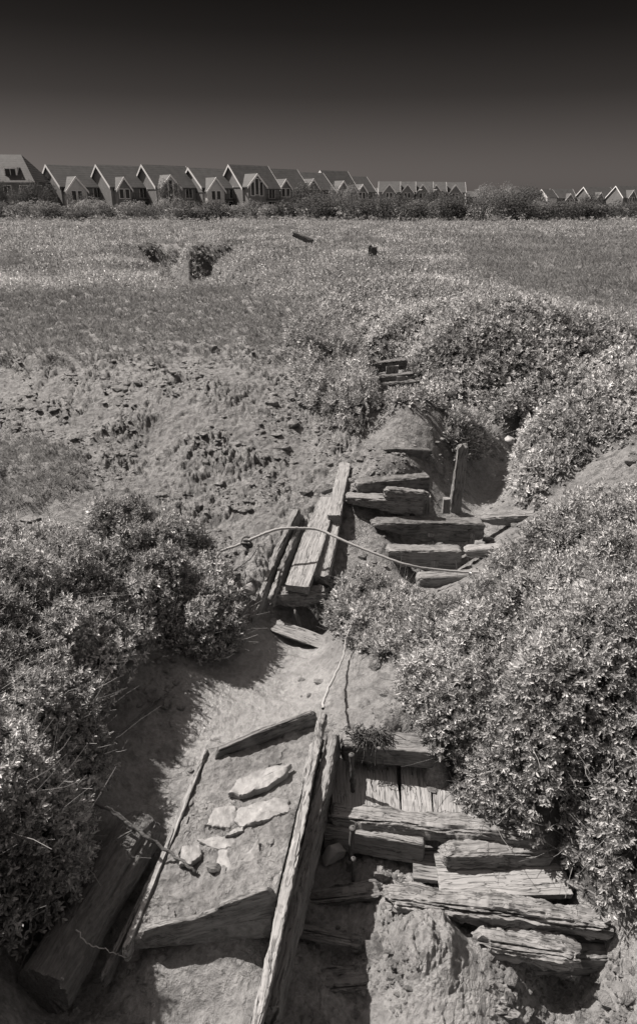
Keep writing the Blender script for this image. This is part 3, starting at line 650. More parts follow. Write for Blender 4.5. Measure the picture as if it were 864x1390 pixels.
# -- log on the left
T('thick round log lying in shade at the lower left', (52, 1320, -1.06), (196, 1092, -1.12), .26, .26, name='fallen_log', cat='log', mtl='bark', rnd=1.0, anchor='mid', rough=.012, taper=(0, .12), ragged=.02)
def sticks(name, pathpx, rad, label, mtl='bark', cat='stick', group=None, branches=(), smooth_n=8, sides=8, taper=.5, wob=.004):
    P = [np.array(at(*q)) for q in pathpx]
    def cat_rom(P, m):
        P = [2*P[0]-P[1]]+P+[2*P[-1]-P[-2]]; out = []
        for i in range(1, len(P)-2):
            for t in np.linspace(0, 1, m, endpoint=False):
                out.append(.5*((2*P[i])+(-P[i-1]+P[i+1])*t+(2*P[i-1]-5*P[i]+4*P[i+1]-P[i+2])*t*t+(-P[i-1]+3*P[i]-3*P[i+1]+P[i+2])*t**3))
        out.append(P[-2]); return np.array(out)
    c = cat_rom(P, smooth_n); c[1:-1] += r_.normal(0, wob, c[1:-1].shape); org = c[0].copy()
    rr = rad*np.linspace(1, taper, len(c))[None, :]
    Vs = []; 
    o = tubes(name, (c-org)[None], rr, mtl, sides=sides)
    o.location = org
    tag(o, label, cat, group)
    for bpx in branches:
        cb = cat_rom([np.array(at(*q)) for q in bpx], 5)
        tubes('side_branch', (cb-org)[None], rad*.55*np.linspace(1, .4, len(cb))[None, :], mtl, parent=o, sides=6)
    return o
sticks('branch', [(104, 1077, -.98), (150, 1100, -1.0), (190, 1130, -1.05), (225, 1152, -1.12), (258, 1178, -1.15), (268, 1184, -1.17)], .012, 'dark forked branch lying over the end of the log', branches=[[(188, 1124, -1.05), (165, 1135, -1.06), (142, 1152, -1.08)]])
sticks('stick', [(108, 1047, -1.0), (150, 1005, -1.1), (205, 958, -1.2), (240, 930, -1.25), (268, 910, -1.28)], .010, 'thin straight stick leaning on the shaded mud bank at left')
sticks('twig', [(103, 1262, -1.05), (122, 1283, -1.1), (150, 1291, -1.12), (170, 1300, -1.15)], .003, 'fine pale curved twig beside the log at the bottom left', mtl='rope_fibre')

# -- near wreck, right
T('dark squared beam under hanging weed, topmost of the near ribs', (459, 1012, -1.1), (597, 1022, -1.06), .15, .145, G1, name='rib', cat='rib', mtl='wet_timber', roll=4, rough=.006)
for i, (x0, x1, lab) in enumerate(((452, 543, 'left one of the three short floor boards under the topmost near rib'), (546, 586, 'narrow middle one of the three short floor boards'), (589, 655, 'right one of the three short floor boards, reaching under the bush'))):
    a = at((x0+x1)/2, 1108, -1.31); b = at((x0+x1)/2-4, 1030, -1.29); wd = (x1-x0)/900*4.0
    o = timber('floor_board', a, b, wd, .04, 'silvered_timber', anchor='mid', rough=.003, ragged=.01, rnd=.08, taper=(0, 0)); tag(o, lab, 'board', 'floor boards of the near wreck')
T('long ragged rib with a chewed right end, second of the near ribs', (441, 1108, -1.22), (748, 1142, -1.2), .13, .13, G1, name='rib', cat='rib', roll=-6, rough=.014, ragged=.06, erode=.02, prof=[(0, 0, -1), (.3, .05, -1), (.5, -.1, -1), (.7, .04, -.95), (1, -.1, -.8)])
T('short squared block with a sunlit right end, in shade below the second near rib', (440, 1124, -1.28), (577, 1148, -1.28), .1, .15, G1, name='rib', cat='rib', roll=-3, rough=.005, ragged=.005, taper=(0, .01), rnd=.12)
T('short rough block lying on the wide smooth board', (598, 1162, -1.26), (757, 1162, -1.26), .1, .1, G1, name='rib', cat='rib', rough=.014, ragged=.03, erode=.015, prof=[(0, -.1, -.7), (.1, 0, -.9), (.6, .05, -1), (1, 0, -1)])
T('wide smooth sunlit board between the two roughest ribs', (597, 1216, -1.37), (778, 1214, -1.34), .26, .04, name='floor_board', cat='board', mtl='silvered_timber', group='floor boards of the near wreck', rough=.003, ragged=.01, rnd=.08, taper=(0, 0))
T('thin shaded board left of the wide smooth board', (560, 1192, -1.4), (600, 1196, -1.4), .2, .03, name='floor_board', cat='board', group='floor boards of the near wreck', rough=.003, ragged=.01, rnd=.1, taper=(0, 0))
T('massive deeply furrowed rib with a blunt right end, third of the near ribs', (515, 1222, -1.3), (834, 1264, -1.23), .13, .12, G1, name='rib', cat='rib', rough=.017, ragged=.07, erode=.03, rnd=.45, prof=[(0, -.2, -.7), (.15, -.05, -.8), (.3, 0, -.9), (.5, .05, -1), (.8, .12, -1.05), (1, 0, -.9)])
T('crumbling rib with a notched right end, lowest of the near ribs', (640, 1282, -1.33), (792, 1304, -1.3), .12, .12, G1, name='rib', cat='rib', rough=.024, ragged=.09, erode=.03, rnd=.5, taper=(.06, .1))
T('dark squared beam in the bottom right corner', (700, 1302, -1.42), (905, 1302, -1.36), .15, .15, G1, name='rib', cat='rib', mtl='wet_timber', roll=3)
T('broken grey board tilted against the foot of the right bush', (800, 1262, -1.32), (900, 1236, -1.22), .17, .035, name='broken_board', cat='board', roll=-14, rough=.008, ragged=.05, mtl='weathered_timber')
T('thin splinter lying on the tilted grey board at right', (806, 1232, -1.27), (846, 1256, -1.27), .014, .012, name='splinter', cat='splinter', mtl='silvered_timber', rnd=1)
T('second splinter leaning at the foot of the right bush', (766, 1196, -1.22), (828, 1228, -1.24), .018, .014, name='splinter', cat='splinter', mtl='weathered_timber', rnd=1)
T('round spar with a knobbed right end lying in shade at the bottom centre', (386, 1262, -1.36), (492, 1284, -1.38), .06, .06, name='spar', cat='spar', mtl='wet_timber', rnd=1.0, taper=(0, .02), prof=[(0, 0, -1), (.85, 0, -1), (.88, .2, -1.2), (1, .15, -1.15)])
rock('stone_block', 450, 1158, -1.42, .09, .07, .07, 'rounded stone block in shade beside the second plank', mtl='stone')
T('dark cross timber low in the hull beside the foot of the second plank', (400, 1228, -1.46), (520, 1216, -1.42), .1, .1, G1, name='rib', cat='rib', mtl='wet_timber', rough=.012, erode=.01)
def bolt(px, py, ztop, zbot, r, label, lean=(0, 0), collar=None):
    p = at(px, py, ztop); h = ztop-zbot; root = empty('iron_bolt', (p.x-lean[0], p.y-lean[1], zbot)); tag(root, label, 'bolt', 'rusty iron bolts')
    k = 14; t = np.linspace(0, 1, k); c = np.stack([lean[0]*t, lean[1]*t, h*t], -1); c[:, :2] += np.cumsum(r_.normal(0, .0012, (k, 2)), 0)
    tubes('shank', c[None], (r*(1+.18*r_.normal(size=k)))[None, :], 'rusty_iron', root, sides=10)
    e = c[-1]; hp = np.array([e+[0, 0, z] for z in (-.004, 0, .008, .014, .018)]); tubes('head', hp[None], np.array([[.6, 1.35, 1.5, 1.2, .3]])*r, 'rusty_iron', root, sides=12)
    if collar:
        q = c[int(collar*k)]; hp = np.array([q+[0, 0, z] for z in (-.012, -.006, .006, .012)]); tubes('collar', hp[None], np.array([[.8, 1.9, 1.9, .8]])*r, 'rusty_iron', root, sides=10)
bolt(478, 1026, -1.02, -1.3, .013, 'rusty bolt standing in front of the topmost near rib', (-.01, .0))
bolt(479, 1126, -1.17, -1.45, .014, 'rusty bolt with a round head leaning in front of the squared block', (.02, .03), .25)
bolt(480, 1168, -1.3, -1.48, .011, 'shortest rusty bolt stub close right of the leaning bolt', (.0, .0))
bolt(537, 550, -.1, -.36, .011, 'thin rusty pin standing alone on the mud mound', (.0, .0), .6)
# weed over the top rib
def weed(px, py, z, label, n=420, drop=.24, spread=.05, wide=.0):
    p = np.array(at(px, py, z)); k = 7; P0 = r_.normal(0, 1, (n, 3))*np.array([spread, .03, .008]) + [wide*0, .02, .015]
    t = np.linspace(0, 1, k)[None, :, None]; d = np.stack([r_.normal(0, .35, n), r_.normal(-.45, .15, n), r_.uniform(.1, .6, n)], -1)
    L = r_.uniform(.3, 1, n)*drop
    pa = P0[:, None, :] + d[:, None, :]*t*.1 + np.array([0, -.01, -1])*(t**2)*L[:, None, None]*np.exp(-(P0[:, :1]/.035)**2)[:, None, :] + np.cumsum(r_.normal(0, .004, (n, k, 3)), 1)
    o = tubes('seaweed', pa, r_.uniform(.001, .0035, n), 'seaweed', sides=3); o.location = p
    return tag(o, label, 'seaweed')
weed(503, 1003, -1.08, 'matted clump of weed hanging over the topmost near rib')

# -- middle wreck
T('pale board standing on edge, upper left of the slanting planks', (332, 838, -1.16), (404, 688, -.66), .05, .28, name='hull_plank', cat='plank', group='slanting planks of the middle wreck', mtl='weathered_timber', anchor='mid', roll=-8, rough=.01, ragged=.05, erode=.01, prof=[(0, -.3, -1), (.2, -.25, -1), (.45, -.05, -.95), (.55, 0, -.9), (1, 0, -.6)])
T('short gnarled plank squeezed between the edge board and the wide slanting plank', (366, 812, -1.08), (404, 712, -.78), .06, .16, name='hull_plank', cat='plank', group='slanting planks of the middle wreck', anchor='mid', rough=.015, erode=.015, rnd=.6)
T('wide flat slanting plank in the middle of its bundle', (402, 795, -.98), (446, 672, -.66), .22, .09, name='hull_plank', cat='plank', group='slanting planks of the middle wreck', mtl='silvered_timber', anchor='mid', rough=.006, ragged=.02, wprof=[(0, .95), (.5, 1), (1, .75)], taper=(.0, .05), rnd=.15)
T('long narrow slanting plank with a broken step, right of the wide one', (436, 782, -.98), (455, 694, -.74), .13, .1, name='hull_plank', cat='plank', group='slanting planks of the middle wreck', mtl='silvered_timber', anchor='mid', rough=.007, taper=(0, 0), rnd=.2)
T('upper length of the narrow slanting plank reaching to the mud slope', (453, 700, -.70), (468, 626, -.50), .125, .1, name='hull_plank', cat='plank', group='slanting planks of the middle wreck', mtl='silvered_timber', anchor='mid', rough=.007, taper=(0, .02), rnd=.2)
rock('timber_block', 470, 618, -.47, .055, .05, .05, 'small pale block at the head of the narrow slanting plank', mtl='slab_stone', cat='block')
T('rounded dark stub under the foot of the wide slanting plank', (368, 805, -1.08), (442, 803, -1.04), .14, .15, name='timber_stub', cat='timber', mtl='weathered_timber', rough=.018, rnd=.7, prof=[(0, -.1, -.7), (.4, 0, -1.1), (1, 0, -.8)])
T('thin post leaning under the wide slanting plank', (412, 858, -1.42), (402, 826, -1.2), .035, .04, name='prop_post', cat='post', anchor='mid', rnd=.8)
T('thin dark-edged board lying flat below the slanting planks', (352, 850, -1.33), (478, 896, -1.36), .14, .02, name='loose_board', cat='board', roll=10, mtl='weathered_timber', rough=.004, rnd=.2)
rock('clod', 336, 800, -1.05, .09, .08, .07, 'dark lump of mud left of the edge board foot', mtl='clay', cat='clod')
# cane / rope
sticks('rope', [(300, 748, -.82), (330, 737, -.75), (352, 727, -.68), (378, 718, -.62), (405, 717, -.62), (432, 719, -.64), (462, 732, -.68), (500, 748, -.74), (550, 766, -.82), (590, 773, -.9), (640, 777, -.95), (665, 776, -.93)], .0125, 'long pale rope stretched across the slanting planks to the right bush', mtl='rope_fibre', cat='rope', smooth_n=10, taper=.85, wob=.0012)
def knot(px, py, z, R, label):
    n = 6; k = 26; pa = []
    for i in range(n):
        ax = r_.normal(size=3); ax /= np.linalg.norm(ax); a = np.cross(ax, [.3, .5, .8]); a /= np.linalg.norm(a); b = np.cross(ax, a); t = np.linspace(0, 5.8, k)[:, None]; pa.append((a*np.cos(t)+b*np.sin(t))*R*r_.uniform(.6, 1.1)+r_.normal(0, .01, 3))
    o = tubes('rope_knot', np.array(pa), np.full(n, .008), 'rusty_iron', sides=6); o.location = at(px, py, z); return tag(o, label, 'knot')
knot(335, 738, -.76, .045, 'tangled dark knot on the left part of the long rope')
sticks('rope', [(438, 962, -.95), (443, 940, -1.02), (455, 915, -1.12), (466, 890, -1.15), (469, 868, -1.1), (478, 845, -1.0)], .010, 'short twisted rope end rising from the tip of the long pale plank', mtl='rope_fibre', cat='rope', wob=.003)
sticks('stick', [(318, 775, -.95), (340, 758, -.85), (352, 742, -.74), (360, 750, -.8)], .006, 'bent wire-thin stick beside the dark knot', mtl='rusty_iron')

# ribs of middle wreck
T('leaf-shaped board half sunk in the mound, highest of the middle timbers', (519, 611, -.38), (588, 612, -.42), .1, .1, G2, name='rib', cat='rib', prof=[(0, -.1, -.15), (.25, .1, -.6), (.6, .1, -1), (1, 0, -.6)], wprof=[(0, .2), (.5, 1), (1, .8)], rough=.006, mtl='wet_timber')
T('dark round-backed rib under the leaf-shaped board', (482, 654, -.50), (586, 650, -.51), .14, .15, G2, name='rib', cat='rib', prof=[(0, -.15, -.8), (.4, 0, -1), (1, .12, -1)], rough=.01, mtl='wet_timber', taper=(.08, .02))
T('short rough billet lying on the dark round-backed rib', (520, 664, -.5), (584, 669, -.53), .1, .12, G2, name='rib', cat='rib', rough=.015, rnd=.6, taper=(.05, .06))
T('grained rib with a square-cut right end in the middle wreck', (468, 676, -.62), (575, 681, -.62), .15, .15, G2, name='rib', cat='rib', prof=[(0, .0, -.4), (.4, 0, -.7), (.6, 0, -1), (1, 0, -.9)], rough=.009, taper=(.03, 0))
T('longest rib with a pointed left end and a bowed dark underside', (503, 709, -.77), (660, 712, -.80), .16, .2, G2, name='rib', cat='rib', prof=[(0, -.1, -.3), (.15, 0, -.5), (.45, .02, -1), (.8, .02, -1), (1, 0, -.8)], rough=.009, mtl='wet_timber', taper=(.1, .02))
T('pale-topped rib running right from the longest rib under the bank', (645, 705, -.82), (765, 697, -.76), .12, .14, G2, name='rib', cat='rib', prof=[(0, -.05, -.2), (.2, 0, -.6), (1, 0, -1)], rough=.009, roll=6)
T('thick rib with a sunlit top below the longest rib', (524, 748, -.9), (630, 748, -.92), .15, .22, G2, name='rib', cat='rib', prof=[(0, 0, -.2), (.2, 0, -.8), (.9, 0, -1), (1, 0, -.6)], rough=.008, mtl='weathered_timber')
T('pale rib end poking out from the right bush', (630, 748, -.94), (708, 742, -.88), .12, .12, G2, name='rib', cat='rib', mtl='silvered_timber', rough=.009, prof=[(0, 0, -.6), (1, 0, -1)])
T('lowest middle rib with a clean sunlit top over a dark hollow', (566, 785, -1.07), (650, 781, -1.06), .13, .17, G2, name='rib', cat='rib', mtl='weathered_timber', rough=.006)
SB = 'small upright blocks between the middle ribs'
for (px_, py_, z0, wd, ht, lb) in ((535, 690, -.74, .17, .16, 'wide upright block under the square-cut grained rib'), (578, 680, -.7, .09, .2, 'tall upright block right of the square-cut grained rib'), (606, 682, -.8, .07, .17, 'rounded upright block left of the standing post'),
      (585, 727, -.92, .07, .12, 'upright block under the left half of the longest rib'), (612, 726, -.92, .1, .12, 'widest upright block under the longest rib'), (640, 727, -.92, .05, .12, 'narrow upright block under the right end of the longest rib'),
      (588, 765, -1.05, .08, .12, 'upright block behind the lowest middle rib'), (615, 764, -1.05, .07, .12, 'right-hand upright block behind the lowest middle rib'), (560, 686, -.72, .05, .18, 'dark narrow upright block right of the wide one')):
    p = at(px_, py_, z0); p1 = p-Vector((0, 0, ht)); q = timber('upright_block', p+Vector((0, .06, -ht*.5)), p+Vector((.0, .06, ht*.5)), wd, .06, 'silvered_timber', anchor='mid', rough=.005, rnd=.15, taper=(0, 0), ragged=.01)
    # vertical beam: rebuild orientation
    q.matrix_basis = Matrix.Translation(p+Vector((0, .05, -ht*.75))) @ Matrix(((0, 1, 0), (0, 0, 1), (1, 0, 0))).to_4x4()
    tag(q, lb, 'block', SB)
def post(px, pyt, zt, hgt, wd, th, label, name='post', mtl='weathered_timber', lean=(0, 0), group=None, cat='post', **k):
    p = at(px, pyt, zt); q = timber(name, p+Vector((0, 0, 0)), p+Vector((.001, 0, hgt)), wd, th, mtl, anchor='mid', **k)
    q.matrix_basis = Matrix.Translation(p-Vector((lean[0], lean[1], hgt))) @ Matrix.Rotation(math.atan2(lean[0], hgt), 4, 'Y') @ Matrix.Rotation(-math.atan2(lean[1], hgt), 4, 'X') @ Matrix(((0, 1, 0), (0, 0, 1), (1, 0, 0))).to_4x4()
    return tag(q, label, cat, group)
post(628, 600, -.25, .85, .11, .08, 'tall weed-draped post standing right of the mud mound', lean=(.05, .05), rough=.012, erode=.01, ragged=.05)
T('small squared board end at the mouth of the side channel', (690, 697, -.9), (722, 696, -.88), .1, .09, name='loose_board', cat='board', rough=.005)
# rocks by the side channel
for (a, b, z, s, lb) in ((690, 597, -.72, .075, 'largest pale boulder at the head of the side channel'), (672, 598, -.75, .05, 'left small boulder of the side channel group'), (705, 585, -.66, .05, 'upper right boulder of the side channel group'), (697, 622, -.82, .08, 'angular boulder on the right edge of the side channel'), (712, 600, -.7, .045, 'round cobble right of the largest pale boulder'), (630, 603, -.5, .06, 'upright slab of stone in the weeds by the post')):
    rock('boulder', a, b, z, s*1.2, s, s*.8, lb, rz=a*3, cat='boulder', group='stones beside the side channel')
sticks('stick', [(643, 600, -.55), (655, 583, -.48), (666, 566, -.4)], .008, 'short pale stick poking from the weeds on the mound', mtl='rope_fibre')
# head of creek
T('uppermost dark timber at the head of the creek', (497, 496, -.38), (553, 489, -.32), .16, .15, G3, name='rib', cat='rib', mtl='wet_timber', rough=.012, taper=(.05, .03), prof=[(0, 0, -1), (1, .1, -.9)])
T('middle dark timber at the head of the creek, lying slantwise', (512, 513, -.46), (564, 506, -.42), .15, .14, G3, name='rib', cat='rib', mtl='wet_timber', rough=.012, taper=(.1, .03))
T('lowest dark timber at the head of the creek', (508, 524, -.53), (568, 517, -.5), .15, .12, G3, name='rib', cat='rib', mtl='wet_timber', rough=.012)
for (a, b, z, wd, lb) in ((506, 508, -.5, .16, 'left pale upright board at the head of the creek'), (532, 502, -.46, .2, 'middle pale upright board at the head of the creek'), (545, 516, -.52, .16, 'lower pale upright board at the head of the creek')):
    post(a, b-6, z+.08, .3, wd, .03, lb, name='upright_board', mtl='silvered_timber', cat='board', group='pale boards at the head of the creek', rough=.004, rnd=.12, taper=(0, 0))
# driftwood on the field
def at0(px, py): p = at(px, py, 0); return p
p = at(412, 331, .15); q = timber('driftwood_log', p+Vector((-.5, .1, .62)), p+Vector((.5, -.1, .22)), .28, .28, 'bark', anchor='mid', rnd=.8, rough=.03, ragged=.1); tag(q, 'dark driftwood log lying in the flat field beyond the ditch', 'log')
post(505, 333, .55, .75, .34, .25, 'ragged dark tree stump in the flat field', name='tree_stump', mtl='bark', cat='stump', rnd=.8, rough=.03, ragged=.12)
# clods scattered on the slope and in the hull
cl_r = np.random.default_rng(5)
import bmesh
def clods():
    import bmesh
    bm = bmesh.new(); bmesh.ops.create_icosphere(bm, subdivisions=1, radius=1); SV = np.array([v.co[:] for v in bm.verts]); SF = np.array([[v.index for v in f.verts] for f in bm.faces]); bm.free()
    w = mudm*AREA/np.maximum(Y, 1.5)**1.6*(.3+rough+GW['hull']*.5)*(1-.8*GW['pool'])*sstep(0, .25, fbm(X*1.5, Y*1.5, 14, 3)+.1)*(np.abs(U) < 1)
    n = 14000; ii, jj, x, y = pick(w, n, cl_r); z = Z[ii, jj]
    s = cl_r.lognormal(-4.85, .72, n)*np.clip(.6+y*.07, .7, 1.6); off = cl_r.uniform(0, 40, n)
    V = SV[None]*np.stack([s*cl_r.uniform(.8, 1.6, n), s*cl_r.uniform(.8, 1.4, n), s*cl_r.uniform(.4, .8, n)], -1)[:, None, :]
    nz = 1+.55*pn(SV[None, :, 0]*1.4+off[:, None], SV[None, :, 1]*1.4, SV[None, :, 2]*1.4+off[:, None]); V = V*nz[..., None]
    V = V+np.stack([x, y, z], -1)[:, None, :]; F_ = (SF[None]+(np.arange(n)*len(SV))[:, None, None]).reshape(-1, 3)
    V = V.reshape(-1, 3); o = npmesh('mud_clods', V, F_, 'salt_marsh_mud', {'wet': np.full(len(V), .15)}, smooth=False); tag(o, 'small crumbs and clods of mud strewn over the bare slopes', 'mud', kind='stuff')
clods()
T('rotted rib end poking from the mud at the very bottom', (560, 1362, -1.42), (705, 1378, -1.4), .15, .13, G1, name='rib', cat='rib', rough=.017, ragged=.08, erode=.03, rnd=.5, taper=(.1, .04))
T('dark cross timber at the very bottom beside the long pale plank', (372, 1352, -1.46), (545, 1340, -1.44), .13, .1, G1, name='rib', cat='rib', mtl='wet_timber', rough=.012, erode=.012, taper=(.02, .08))

# ------------------------------------------------------------------ the far bank: shrubs, trees, houses
def blob_shrub(r, W, H, D, n, dens_lo=0, leaf=.11):
    """leaf clumps spread over and inside several lumpy lobes"""
    k = 7; cs = np.stack([r.uniform(-.5, .5, k)*W, r.uniform(-.5, .5, k)*D, r.uniform(.25, .7, k)*H], -1); rad = r.uniform(.22, .42, k)*min(W, H*1.4)
    which = r.integers(0, k, n); d = r.normal(size=(n, 3)); d /= np.linalg.norm(d, axis=1)[:, None]
    P = cs[which] + d*rad[which][:, None]*r.uniform(.6, 1.08, n)[:, None]*(1+.3*pn(d[:, 0]*2+which, d[:, 1]*2, d[:, 2]*2))[:, None]
    P[:, 2] = np.abs(P[:, 2]); up = d + r.normal(0, .5, (n, 3)) + [0, 0, .3]
    return instance(LEAFB, P, up, np.full(n, leaf/.05)*r.uniform(.7, 1.4, n), r, np.clip(r.normal(.5, .2, n), 0, 1))
LEAFB = [make_sprig(rs, 4, .05, .035, .02, (0, 60)) for _ in range(6)]
PROTO = []
for i in range(6):
    W_, H_ = [(4.5, 2.2), (5.5, 2.8), (4, 3), (6, 2.2), (3.4, 2.4), (5, 3.2)][i]
    V_, F_, t_ = blob_shrub(np.random.default_rng(40+i), W_, H_, 2.6, 1700)
    o = npmesh('leaf_mass', V_, F_, 'shrub_leaf', {'tone': t_}); PROTO.append(o.data); bpy.data.objects.remove(o)
PALE = [m.copy() for m in PROTO]
for m_ in PALE: m_.materials[0] = MAT['pale_leaf']
CORE = []
def trunk_mesh(h, r0, seed):
    r = np.random.default_rng(seed); paths = []
    for i in range(5):
        a = r.uniform(0, 6.28); e = np.array([math.cos(a)*h*.35, math.sin(a)*h*.35, h*r.uniform(.7, 1)]) if i else np.array([0, 0, h*.9])
        t = np.linspace(0, 1, 6)[:, None]; paths.append(e*t*np.array([1, 1, 1]) + np.array([0, 0, .3])*np.sin(t*3.14))
    o = tubes('trunk', np.array(paths), np.array([np.linspace(r0, r0*.25, 6)]*5), 'bark', sides=6); me = o.data; bpy.data.objects.remove(o); return me
TRK = trunk_mesh(1.7, .09, 1)
def shrub(px, dist_, w, h, label, kind=0, pale=False, name='shrub', cat='shrub', group='shrubs along the far bank', z=None):
    x = at_dist(px, 290, dist_).x; zz = base_z(np.array([x]), np.array([float(dist_)]))[0] if z is None else z
    root = empty(name, (x, dist_, zz-.1)); tag(root, label, cat, group)
    me = (PALE if pale else PROTO)[kind % 6]; o = bpy.data.objects.new('crown', me); COL.objects.link(o); o.parent = root
    bw = [4.5, 5.5, 4, 6, 3.4, 5][kind % 6]; bh = [2.2, 2.8, 3, 2.2, 2.4, 3.2][kind % 6]
    o.scale = (w/bw, w/bw, h/bh); o.rotation_euler = (0, 0, 0 if (kind//6) % 2 == 0 else 3.14)
    t = bpy.data.objects.new('trunk', TRK); COL.objects.link(t); t.parent = root; t.scale = (1, 1, h/2.2)
    return root
HN = ['big dark-roofed house at the left edge', 'first white-gabled house', 'second white-gabled house', 'third white-gabled house', 'fourth white-gabled house', 'tallest gabled house', 'house right of the tallest gabled house', 'narrow gabled house before the pale tree', 'pale blossoming tree']
SH = [ # px, dist, w, h, kind, pale, label
 (20, 93, 7, 1.5, 3, 1, 'low pale scrub on the far bank below the big dark-roofed house'), (62, 92, 5, 1.6, 0, 0, 'low shrub on the far bank between the big house and the first white-gabled house'),
 (100, 94, 7, 1.5, 3, 1, 'long low scrub below the first white-gabled house'), (118, 90, 4, 1.5, 4, 0, 'dark round shrub at the foot of the bank below the first white-gabled house'), (150, 93, 6, 1.6, 9, 1, 'pale low scrub below the second white-gabled house'), (178, 91, 5, 1.5, 1, 0, 'dark low shrub below the right end of the second white-gabled house'),
 (212, 94, 6, 1.7, 3, 1, 'pale scrub below the third white-gabled house'), (240, 91, 5, 1.6, 0, 0, 'mid-dark shrub below the third white-gabled house porch'), (272, 93, 4.5, 1.9, 2, 0, 'dark spiky shrub below the fourth white-gabled house'), (296, 91, 5, 1.5, 6, 0, 'low shrub right of the dark spiky one on the far bank'),
 (322, 93, 5, 1.5, 3, 1, 'pale low scrub below the tallest gabled house'), (345, 92, 5, 1.4, 1, 1, 'low scrub right below the tallest gabled house'), (375, 93, 5.5, 1.7, 0, 0, 'shrub on the bank left of the round tree crown'), (420, 92, 6, 2.6, 5, 0, 'tall round shrub in front of the narrow gabled house'),
 (452, 91, 4, 2.0, 4, 0, 'dark shrub just below the pale blossoming tree'), (492, 91, 5.5, 2.3, 1, 0, 'broad dark shrub right of the pale blossoming tree'), (520, 91, 6, 2.4, 3, 0, 'broad dark shrub below the left end of the far terrace'), (548, 91, 5, 2.3, 2, 0, 'dark shrub below the middle of the far terrace'),
 (575, 92, 3.5, 1.9, 4, 1, 'lighter shrub in the gap below the far terrace'), (600, 90, 5.5, 2.8, 5, 0, 'big dark shrub below the right end of the far terrace'), (628, 91, 4, 2.2, 8, 0, 'dark shrub right of the biggest dark one'), (655, 91, 5.5, 2.8, 1, 0, 'tall leafy shrub in front of the bushy trees'),
 (690, 90, 5.5, 3.0, 5, 0, 'tallest leafy shrub right of the far terrace'), (718, 92, 5, 2.2, 0, 1, 'lighter shrub below the small pointed roofs'), (742, 91, 4.5, 2.2, 2, 0, 'dark round shrub below the pair of white gables'), (768, 92, 6, 1.7, 3, 0, 'clipped low hedge shrub left part of the right-hand row'),
 (798, 92, 6.5, 1.7, 9, 0, 'clipped low hedge shrub below the right-hand white-gabled house'), (828, 92, 6, 1.7, 6, 0, 'clipped low hedge shrub near the right edge'), (858, 92, 5, 1.9, 1, 0, 'hedge shrub at the right edge of the picture'),
 (895, 92, 6, 1.9, 3, 0, 'hedge shrub just past the right edge of the picture'), (-25, 92, 6, 1.7, 1, 0, 'low shrub just past the left edge of the picture')]
for (px_, d_, w_, h_, k_, pl, lb) in SH: shrub(px_, d_-7.5, w_, h_, lb, k_, bool(pl))
# understorey scrub on the bank face as ground cover
wb = sstep(78, 80, Y)*(1-sstep(89, 92, Y))*AREA*(np.abs(U) < .9)*(.15+sstep(-.4, .5, fbm(X/3, Y/3, 3, 3)))
ii, jj, x, y = pick(wb, 9000, r_); V_, F_, t_ = instance(LEAFB, np.stack([x, y, Z[ii, jj]+r_.uniform(0, .45, len(x))], -1), r_.normal(0, .5, (len(x), 3))+[0, -.3, .8], r_.uniform(2.5, 5.5, len(x)), r_, np.clip(r_.normal(.45, .25, len(x)), 0, 1))
tag(npmesh('bank_scrub', V_, F_, 'pale_leaf', {'tone': t_}), 'rank grass and scrub covering the far bank', 'ground cover', kind='stuff')
# trees between houses
for (px_, d_, w_, h_, k_, pl, lb) in ((28, 106, 3.0, 3.6, 2, 0, 'dark tree in front of the big dark-roofed house'), (55, 106, 3.4, 4.0, 4, 0, 'dark tree at the right corner of the big dark-roofed house'), (3, 104, 2.2, 4.2, 5, 0, 'dark tree at the left edge of the picture'),
    (232, 108, 2.4, 4.2, 4, 0, 'slim dark tree in front of the third white-gabled house'), (112, 108, 3, 2.6, 0, 0, 'small bushy tree before the first white-gabled house'), (408, 102, 5.5, 3.9, 5, 0, 'round bushy tree in front of the narrow gabled house'),
    (465, 101, 3.2, 3.8, 2, 1, 'pale blossoming tree between the houses'), (650, 120, 5, 4.0, 5, 1, 'bushy pale tree right of the far terrace'), (672, 118, 6, 3.7, 1, 1, 'tall loose pale tree behind the leafy shrubs'), (695, 122, 6, 4.0, 2, 0, 'dark ragged tree beside the small pointed roofs'), (712, 124, 4, 3.6, 4, 0, 'small dark tree before the small pointed roofs'),
    (590, 116, 3, 3.2, 4, 0, 'little tree before the far terrace'), (722, 150, 4, 3.6, 0, 0, 'rounded tree left of the pair of white gables'), (800, 160, 4, 3.2, 4, 0, 'small tree before the right-hand white-gabled house')):
    shrub(px_, d_, w_, h_, lb, k_, bool(pl), 'tree', 'tree', 'trees among the houses', z=.9)

